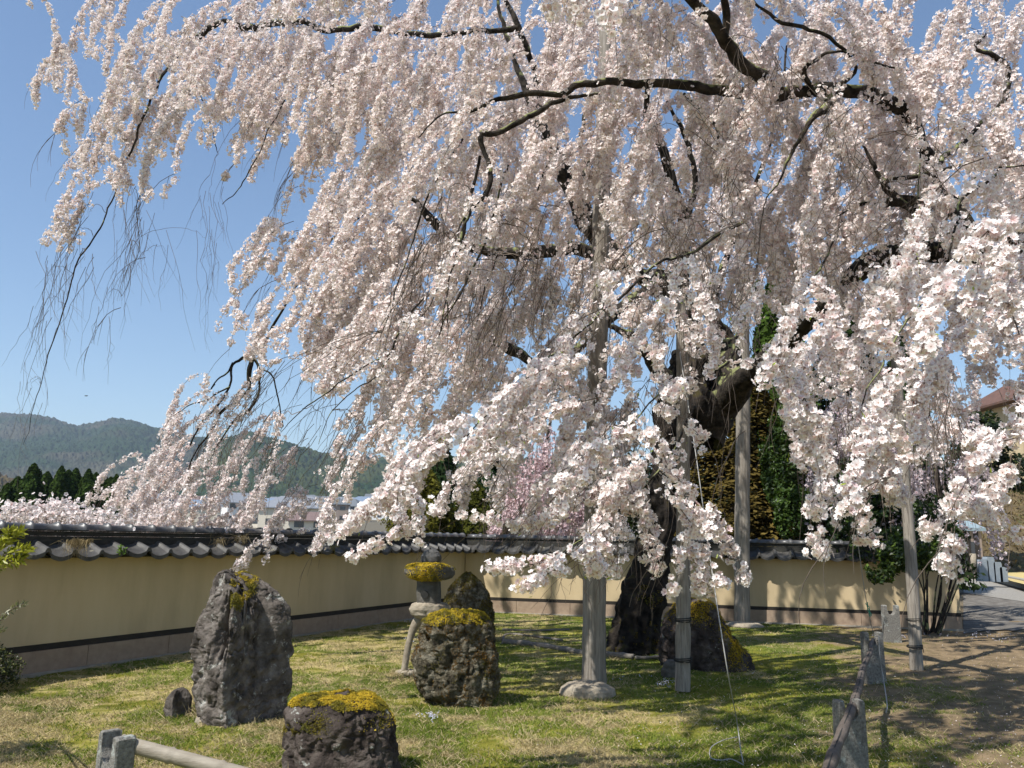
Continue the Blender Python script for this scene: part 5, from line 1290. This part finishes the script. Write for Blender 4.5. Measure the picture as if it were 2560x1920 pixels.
def fill(g, depthf, S, dens, Lr, per_m, rad, r0, seed, slopef, thr_noise=.55, sub=5):
    """bundles: an arching parent twig with shorter garlands hanging from it"""
    cnt = 0
    for r_ in range(g.shape[0]):
        for c_ in range(g.shape[1]):
            cov = g[r_, c_]
            if cov <= .02: continue
            Y0 = depthf(c_ * 92 + 46, r_ * 92 + 46)
            spx = Lr[1] / wr(1, Y0) * (rad * 1.6 / wr(1, Y0)) * sub * .62
            ns = dens * cov * 92.0 * 92 / spx; ns = int(ns) + (rng.random() < ns % 1)
            for _ in range(ns):
                px = (c_ + rng.random()) * 92.17; py = (r_ + rng.random()) * 92.17
                Y = depthf(px, py) * (1 + rng.normal() * .06); m2p = 1 / wr(1, Y)
                k = slopef(px, py) * 1.5 + rng.normal() * .36
                Lp = rng.uniform(*Lr) * m2p
                t_ = np.linspace(0, 1, 8)
                dr = math.copysign(1, k) if abs(k) > .12 else rng.choice([-1, 1])
                ax = dr * (.30 + min(abs(k), 1.2) * .55) * Lp; ay = Lp * .85
                X_ = px + ax * (t_ - .5) * (1.25 - .5 * t_) + rng.normal(size=8) * .012 * Lp
                Y_ = py + ay * (t_ ** 1.55 - .45)
                th0 = rng.random() * .45
                def kf(C, th0=th0):
                    a, b_, _ = proj(C); cv = gs(g, a, b_); cl = clumps(a, b_, seed)
                    return (cv > .07) & (cv * 1.5 + (cl - .5) * 2.3 * thr_noise > th0 + .20)
                yy = Y + np.linspace(.0, -rng.random() * .25, 8)
                PP = np.array([at(a, b_, q) for a, b_, q in zip(X_, Y_, yy)])
                if PP[-1, 2] < .2: continue
                S.strand(PP, r0 * 1.5, kf, per_m, rad * .9)
                for s_ in range(rng.integers(sub - 2, sub + 2)):
                    i = rng.integers(1, 8); L_ = rng.uniform(.30, .85) * Lr[1] * .62; lp = L_ * m2p
                    kk = slopef(px, py) * .8 + rng.normal() * .26; u = np.linspace(0, 1, 6); sg = rng.normal() * .05 * lp
                    X2 = X_[i] + kk * lp * u * (1.1 - .4 * u) + sg * np.sin(u * 3) + dr * .05 * lp * np.sin(u * 2.5); Y2 = Y_[i] + lp * u - .03 * lp * np.sin(u * 3)
                    P = np.array([at(a, b_, q) for a, b_, q in zip(X2, Y2, yy[i] + np.linspace(0, rng.normal() * .12, 6) * L_)])
                    if P[-1, 2] < .15: continue
                    S.strand(P, r0, kf, per_m, rad); cnt += 1
    return cnt

def dmid(px, py):
    d = np.interp(px, [0, 300, 600, 900, 1300, 1700, 2212], [7.9, 7.9, 7.4, 6.4, 5.7, 5.3, 5.0])
    if py > 850 and px < 660: d = 9.9
    elif py > 700 and px < 1000: d = d - .4
    return d
def dfar(px, py): return float(np.interp(px, [400, 900, 1300, 1700, 2212], [9.2, 9.0, 9.6, 9.4, 8.2])) + rng.uniform(-1.0, 1.6)
def dnear(px, py): return float(np.interp(px, [800, 1100, 1500, 1900, 2212], [3.8, 3.7, 3.6, 2.9, 2.4])) + rng.uniform(-.3, .45)
def slope_near(px, py): return float(np.interp(px, [850, 1100, 1400, 1650, 1900, 2212], [-1.1, -.9, -.35, .15, -.45, -.2])) + rng.normal() * .25
def slope_far(px, py): return slope_mid(px, py) * .6

SM, SF, SN = Strands(), Strands(), Strands()
n1 = fill(MIDG, dmid, SM, 4.0, (.40, .85), 200, .042, .0024, 200, slope_mid, .75)
n2 = fill(FARG, dfar, SF, 2.5, (.5, 1.1), 150, .052, .0026, 210, slope_far, .7)
n3 = fill(NEARG, dnear, SN, 2.6, (.3, .65), 210, .036, .0020, 220, slope_near, thr_noise=.5, sub=4)

# the part of the crown that arches above and out of the picture
for i in range(70):
    c0_ = np.array([rng.uniform(-1.3, 3.2), rng.uniform(2.6, 5.6), 0.0]); c0_[2] = 1.2 + c0_[1] * .80 + rng.uniform(.35, 1.7)
    dirp = unit(np.array([rng.normal() * .6 - .3, rng.normal() * .5 - .3, -.35])); u = np.linspace(0, 1, 7)[:, None]
    PP = c0_ + dirp * u * 1.0 - np.array([0, 0, .4]) * u ** 2
    if (proj(PP)[1] > -25).any(): continue
    SM.strand(PP, .006, lambda C: proj(C)[1] < 5, 190, .06)
    for j in range(5):
        k_ = rng.integers(1, 7); L_ = rng.uniform(.3, .8); Q = PP[k_] + u * np.array([rng.normal() * .12, rng.normal() * .12, -L_])
        SM.strand(Q, .003, lambda C: proj(C)[1] < 40, 190, .05)
# sprays of near blossom seen one by one at the lower edge
SPR = [([(1010, 940), (960, 965), (900, 1012), (850, 1055), (795, 1100), (745, 1140), (712, 1163)], 3.7, 1.5), ([(880, 1060), (905, 1090), (903, 1120), (908, 1150), (914, 1186)], 3.6, .75),
 ([(900, 1110), (860, 1150), (813, 1170), (778, 1190), (750, 1208)], 3.7, .8), ([(860, 1060), (858, 1100), (875, 1135), (885, 1150)], 3.7, 1.1),
 ([(1240, 1080), (1180, 1118), (1110, 1128), (1050, 1118), (985, 1112)], 3.9, .7), ([(1300, 1130), (1240, 1190), (1180, 1215), (1110, 1222), (1062, 1222)], 3.4, 1.0),
 ([(1280, 1180), (1230, 1215), (1180, 1240), (1135, 1262), (1112, 1275)], 3.3, 1.0), ([(1470, 1100), (1493, 1134), (1507, 1203), (1512, 1244), (1518, 1285)], 3.4, 1.3),
 ([(1530, 1100), (1556, 1137), (1575, 1175), (1594, 1208), (1610, 1250)], 3.4, .95), ([(1360, 1040), (1372, 1071), (1397, 1120), (1413, 1200), (1413, 1255)], 3.6, 1.3),
 ([(1310, 1040), (1312, 1093), (1300, 1150), (1318, 1203), (1330, 1238)], 3.6, 1.2), ([(1440, 1050), (1468, 1079), (1506, 1115), (1528, 1150)], 3.4, 1.0),
 ([(1290, 960), (1330, 1010), (1350, 1060), (1365, 1100)], 3.6, 1.6), ([(1420, 940), (1440, 1000), (1470, 1040), (1490, 1070)], 3.5, 1.1), ([(1480, 1150), (1470, 1200), (1462, 1250), (1440, 1290)], 3.4, .5),
 ([(1290, 1225), (1268, 1200), (1290, 1240)], 3.4, 1.2), ([(1420, 880), (1468, 905), (1510, 940), (1520, 975)], 3.4, .8),
 ([(1775, 900), (1772, 956), (1785, 1025), (1763, 1093), (1775, 1148), (1778, 1200)], 3.1, 1.15), ([(1830, 940), (1852, 970), (1880, 1025), (1860, 1079), (1870, 1148), (1893, 1172)], 3.1, 1.15),
 ([(1850, 940), (1885, 956), (1922, 1000), (1936, 1052), (1960, 1093)], 3.1, 1.0), ([(2070, 910), (2078, 935), (2100, 948), (2130, 945)], 2.7, 1.3),
 ([(2185, 980), (2177, 1022), (2145, 1052), (2150, 1080), (2155, 1098)], 2.9, 1.1), ([(2125, 1085), (2090, 1095), (2045, 1107), (2004, 1142), (1988, 1161), (1963, 1190)], 2.9, 1.0),
 ([(2080, 1085), (2114, 1098), (2155, 1123), (2196, 1161)], 2.9, .8), ([(2056, 1140), (2056, 1186), (2045, 1215), (2062, 1248)], 2.9, 1.0), ([(2190, 850), (2200, 900), (2175, 950)], 2.7, 1.0),
 ([(1640, 620), (1610, 680), (1590, 720)], 3.6, .8), ([(1905, 820), (1900, 880), (1920, 940), (1950, 960)], 3.0, 1.3), ([(1700, 840), (1720, 900), (1750, 930), (1745, 980)], 3.2, 1.1)]
for pts, Y, wd_ in SPR:
    P = catmull([at(a, c, Y + i * .02) for i, (a, c) in enumerate(pts)], 5)
    SN.strand(P, .0028, lambda C: np.ones(len(C), bool), int(170 * wd_ + 60), .036 * (.55 + .5 * wd_))
    for _ in range(int(2 * wd_)):
        k = rng.integers(1, len(P) // 2); Q = P[k:] + np.linspace(0, 1, len(P) - k)[:, None] * rng.normal(size=3) * np.array([.05, .1, .03]); 
        Q = Q[:max(3, int(len(Q) * rng.uniform(.5, 1)))]
        SN.strand(Q, .0022, lambda C: rng.random(len(C)) < .8, int(150 * wd_), .034)
# blossom on the thinner limbs themselves
for L_, P in zip(LIMBS, LP):
    mx_ = max(q[2] for q in L_)
    if mx_ > 9: continue
    Yl = L_[0][3]; S_ = SN if Yl < 4.2 else SM
    S_.strand(P, .0015, lambda C: (clumps(proj(C)[0], proj(C)[1], 33, 45) > .50) & (gs(np.maximum(MIDG, NEARG), proj(C)[0], proj(C)[1]) > .25), 260, .07)
# bare tips and bare hanging twigs
def bare(x0, y0, x1, y1, n, Y, Lpx, k, r0=.0022, S=SM, jit=.12):
    cl_ = [(rng.uniform(x0, x1), rng.uniform(y0, y1)) for _ in range(max(2, n // 6))]
    for q_ in cl_:
        c3 = at(q_[0], q_[1] - 5, Y); dd = allP - c3; cost = np.linalg.norm(dd, axis=1) + np.where(dd[:, 2] < .02, 3.0, 0); a3 = allP[np.argmin(cost)]
        if np.linalg.norm(a3 - c3) < 2.6:
            S.strand(catmull([a3, a3 * .6 + c3 * .4 + np.array([0, 0, .08]), a3 * .2 + c3 * .8 + np.array([0, 0, .05]), c3 - np.array([0, 0, .06])], 4) + rng.normal(size=(13, 3)) * .008, r0 * 1.3, None, 0, 0)
    for _ in range(n):
        q_ = cl_[rng.integers(len(cl_))]; px, py = q_[0] + rng.normal() * 20, q_[1] + rng.normal() * 22; lp = rng.uniform(*Lpx) * rng.uniform(.5, 1.15); kk = k + rng.normal() * (jit + .14); yy = Y * (1 + rng.normal() * .03)
        t_ = np.linspace(0, 1, 9); w_ = np.cumsum(rng.normal(size=9)) * .022 * lp + rng.normal() * .12 * lp * t_ ** 2
        X_ = px + kk * lp * t_ * (1 - .35 * t_) + w_; Y_ = py + lp * t_
        P = np.array([at(a, c, yy) for a, c in zip(X_, Y_)]); S.strand(P, r0, None, 0, 0)
        for _f in range(rng.integers(0, 4)):
            i = rng.integers(2, 6); Q = np.array([at(a, c, yy) for a, c in [(X_[i], Y_[i]), (X_[i] - lp * .05 * rng.normal(), Y_[i] + lp * .08), (X_[i] - lp * .1 * rng.normal(), Y_[i] + lp * .28)]]); S.strand(Q, r0 * .6, None, 0, 0)
bare(150, 400, 290, 560, 26, 7.9, (120, 260), -.32, .0030)
bare(60, 560, 230, 700, 20, 7.9, (120, 240), -.25, .0026)
bare(50, 800, 100, 860, 4, 7.9, (120, 200), -.3, .002)
bare(270, 380, 360, 560, 22, 7.9, (120, 260), -.12, .0024)
bare(420, 360, 520, 520, 14, 7.9, (110, 240), .0, .0022)
bare(180, 260, 300, 330, 10, 7.9, (60, 160), -.4, .0022)
bare(900, 400, 1290, 620, 90, 5.3, (150, 330), -.28, .0032)
bare(920, 600, 1290, 760, 45, 5.0, (120, 260), -.25, .0030)
bare(1290, 480, 1660, 800, 60, 4.5, (120, 260), -.05, .0028)
bare(1300, 60, 2150, 640, 150, 4.3, (90, 220), -.1, .0026, jit=.5)
bare(560, 780, 800, 960, 60, 6.0, (90, 240), -.75, .0026)
bare(420, 900, 620, 1010, 50, 9.7, (60, 150), -.3, .0034)
bare(1300, 850, 1560, 1000, 34, 3.9, (120, 330), -.12, .0020, SN, .35)
bare(1150, 1180, 1420, 1240, 20, 3.6, (70, 170), -.45, .0022, SN, .35)
bare(1560, 800, 2150, 1050, 40, 3.2, (80, 230), .0, .0018, SN, .2)
bare(1100, 1040, 1330, 1120, 26, 4.2, (70, 160), -1.1, .0024, SN, .4)
# pale young leaf buds near the tips
fC = np.vstack(SN.fc); 
def build_fl(S, T, size, name):
    C = np.vstack(S.fc); Nn = np.vstack(S.fn)
    kp = thin(C, .86 if S is not SN else .35); C = C[kp]; Nn = Nn[kp]
    o = flowers_mesh(name, C, Nn, size, T, tree); o["kind"] = "stuff"
    tw = S.tw.build('twigs', M['twig'], tree); tw["kind"] = "stuff"
    return len(C)
c1 = build_fl(SM, T1, .0305, 'blossoms'); c2 = build_fl(SF, T1, .037, 'blossoms'); c3 = build_fl(SN, T2, .0325, 'blossoms')
open('/tmp/n.txt','w').write(str((c1,c2,c3,n1,n2,n3))); print('flowers', c1, c2, c3, 'strands', n1, n2, n3)
k = rng.choice(len(fC), 260); C = fC[k] + rng.normal(size=(260, 3)) * .02
V, Fq = leaf_quads(C, rng.uniform(.015, .03, 260), None, .3, unit(rng.normal(size=(260, 3)) * .4 + np.array([-.3, 0, -.6])))
o = mesh_obj('young_leaves', V, Fq, M['leaf'], tree, False, np.repeat(np.array([.28, .34, .04]) * rng.uniform(.7, 1.2, (260, 1)), 4, 0)); o["kind"] = "stuff"

# ------------------------------------------------------------------ other blossoming trees behind
def cherry(dx, dtop, Y, wpx, label, cols, n, leafsz, slope=0.0, name='cherry_tree', zmin=.6):
    top = at(dx, dtop, Y); z0 = float(terrain_z(top[0], Y)); H = top[2] - z0; Rw = wr(wpx / 2, Y)
    t = thing(name, (top[0], Y, z0), label, 'cherry tree')
    b = MB(); b.tube(catmull([(top[0] + .1, Y, z0 - .1), (top[0], Y, z0 + H * .35), (top[0] - .1, Y, z0 + H * .7), (top[0], Y, z0 + H * .95)], 5), np.linspace(Rw * .09, Rw * .02, 16), 8); b.build('trunk', M['bark'], t)
    S = Strands(); C = []; Nn = []
    for i in range(n):
        th = rng.uniform(0, 2 * math.pi); rr_ = Rw * math.sqrt(rng.random()); zt_ = z0 + H * (.98 - .38 * (rr_ / Rw) ** 1.6) - rng.random() * H * .35
        L_ = min(zt_ - z0 - zmin * rng.uniform(.3, 1), H * rng.uniform(.25, .6))
        if L_ < .1: continue
        p = np.array([top[0] + rr_ * math.cos(th), Y + rr_ * math.sin(th), zt_]); t_ = np.linspace(0, 1, 6)[:, None]
        P = p + t_ * np.array([math.cos(th) * L_ * .12 + slope * L_, math.sin(th) * L_ * .12, 0]) - t_ ** 1.1 * np.array([0, 0, L_]); P = P + rng.normal(size=P.shape) * .01
        V, Fq = tube(P, np.linspace(.005, .002, 6), 3); S.tw.add(V, Fq)
        m_ = int(L_ * 34); u = rng.random((m_, 1)); Q = P[0] + (P[-1] - P[0]) * u; d = rand_unit(m_); Q = Q + d * .06 * rng.random((m_, 1)); ok = clumps(Q[:, 0] * 60, Q[:, 2] * 60, 5, 20) > .42
        C.append(Q[ok]); Nn.append(d[ok])
    flowers_mesh('blossoms', np.vstack(C), np.vstack(Nn), leafsz, T1, t, cols)["kind"] = "stuff"
    S.tw.build('twigs', M['twig'], t)["kind"] = "stuff"
cherry(1190, 880, 14.5, 260, 'pink weeping cherry behind the back wall left of the trunk', ((.80, .71, .72), (.76, .61, .645)), 420, .055)
cherry(1830, 700, 13.6, 230, 'pale lilac weeping cherry behind the back wall on the right', ((.72, .68, .70), (.62, .57, .61)), 210, .060, zmin=2.4)
cherry(2000, 700, 14.5, 200, 'pale weeping cherry beside the temple building', ((.74, .70, .71), (.64, .59, .62)), 150, .06, zmin=2.4)
# white blossoming shrub behind the wall on the left
def blossom_shrub(dx0, dx1, dtop, Y, n, label):
    p0 = at(dx0, 1150, Y); p1 = at(dx1, 1150, Y); cx_ = (p0[0] + p1[0]) / 2
    t = thing('blossoming_shrub', (cx_, Y, 0), label, 'shrub')
    b = Bulk(); C = []; Nn = []
    for i in range(n):
        a = rng.uniform(dx0, dx1); Yw = max(Y, walldepth(a) + .75); tp = dtop + 35 * abs((a - (dx0 + dx1) / 2) / ((dx1 - dx0) / 2)) ** 2 + rng.uniform(-8, 24)
        q1 = at(a, tp, Yw + rng.uniform(-.2, .5)); q0 = np.array([q1[0] + rng.normal() * .15, q1[1], .3]); m_ = (q0 + q1) / 2 + rng.normal(size=3) * .05; tipq = q1 + np.array([rng.normal() * .28, 0, -.02])
        P = catmull([q0, m_, q1, tipq], 4); V, Fq = tube(P, np.linspace(.006, .002, len(P)), 3); b.add(V, Fq)
        m2 = 24; k_ = rng.integers(len(P) // 2, len(P), m2); Q = P[k_] + rng.normal(size=(m2, 3)) * .05; C.append(Q); Nn.append(rand_unit(m2))
    flowers_mesh('blossoms', np.vstack(C), np.vstack(Nn), .042, T1, t, ((.86, .85, .83), (.84, .80, .78)))["kind"] = "stuff"
    b.build('stem', M['twig'], t)
blossom_shrub(-30, 235, 1100, 7.9, 120, 'low white blossoming shrub showing over the wall at the left')
blossom_shrub(225, 330, 1125, 9.6, 26, 'white blossoming twigs showing over the wall left of the blossom curtain')

# small bird far off in the sky
p = at(186, 855, 42); b = MB()
b.tube([p + np.array([-.09, 0, -.01]), p + np.array([-.05, 0, .0]), p, p + np.array([.06, 0, .0]), p + np.array([.11, 0, .01])], [.004, .022, .030, .020, .006], 8)
o = thing('bird', tuple(p), 'tiny dark bird flying in the clear sky at the left', 'bird')
b.build('body', M['rope'], o, True); b = MB()
b.add([p + np.array([-.03, 0, .02]), p + np.array([.03, 0, .02]), p + np.array([.04, .13, .05]), p + np.array([.0, .14, .05]), p + np.array([-.03, 0, .03]), p + np.array([.03, 0, .03]), p + np.array([.04, .13, .055]), p + np.array([.0, .14, .055])], [(0, 1, 2, 3), (7, 6, 5, 4)])
b.build('wing', M['rope'], o)

# ------------------------------------------------------------------ haze
m, N, L = newmat('haze_air'); out = N.new('ShaderNodeOutputMaterial'); pv = N.new('ShaderNodeVolumePrincipled')
pv.inputs['Color'].default_value = (.66, .80, 1.0, 1); pv.inputs['Density'].default_value = 0.00020; pv.inputs['Anisotropy'].default_value = .2
L.new(pv.outputs[0], out.inputs['Volume'])
b = MB(); b.box((0, 1700, 160), (7400, 3900, 334)); o = b.build('haze', m); tag(o, kind='stuff')
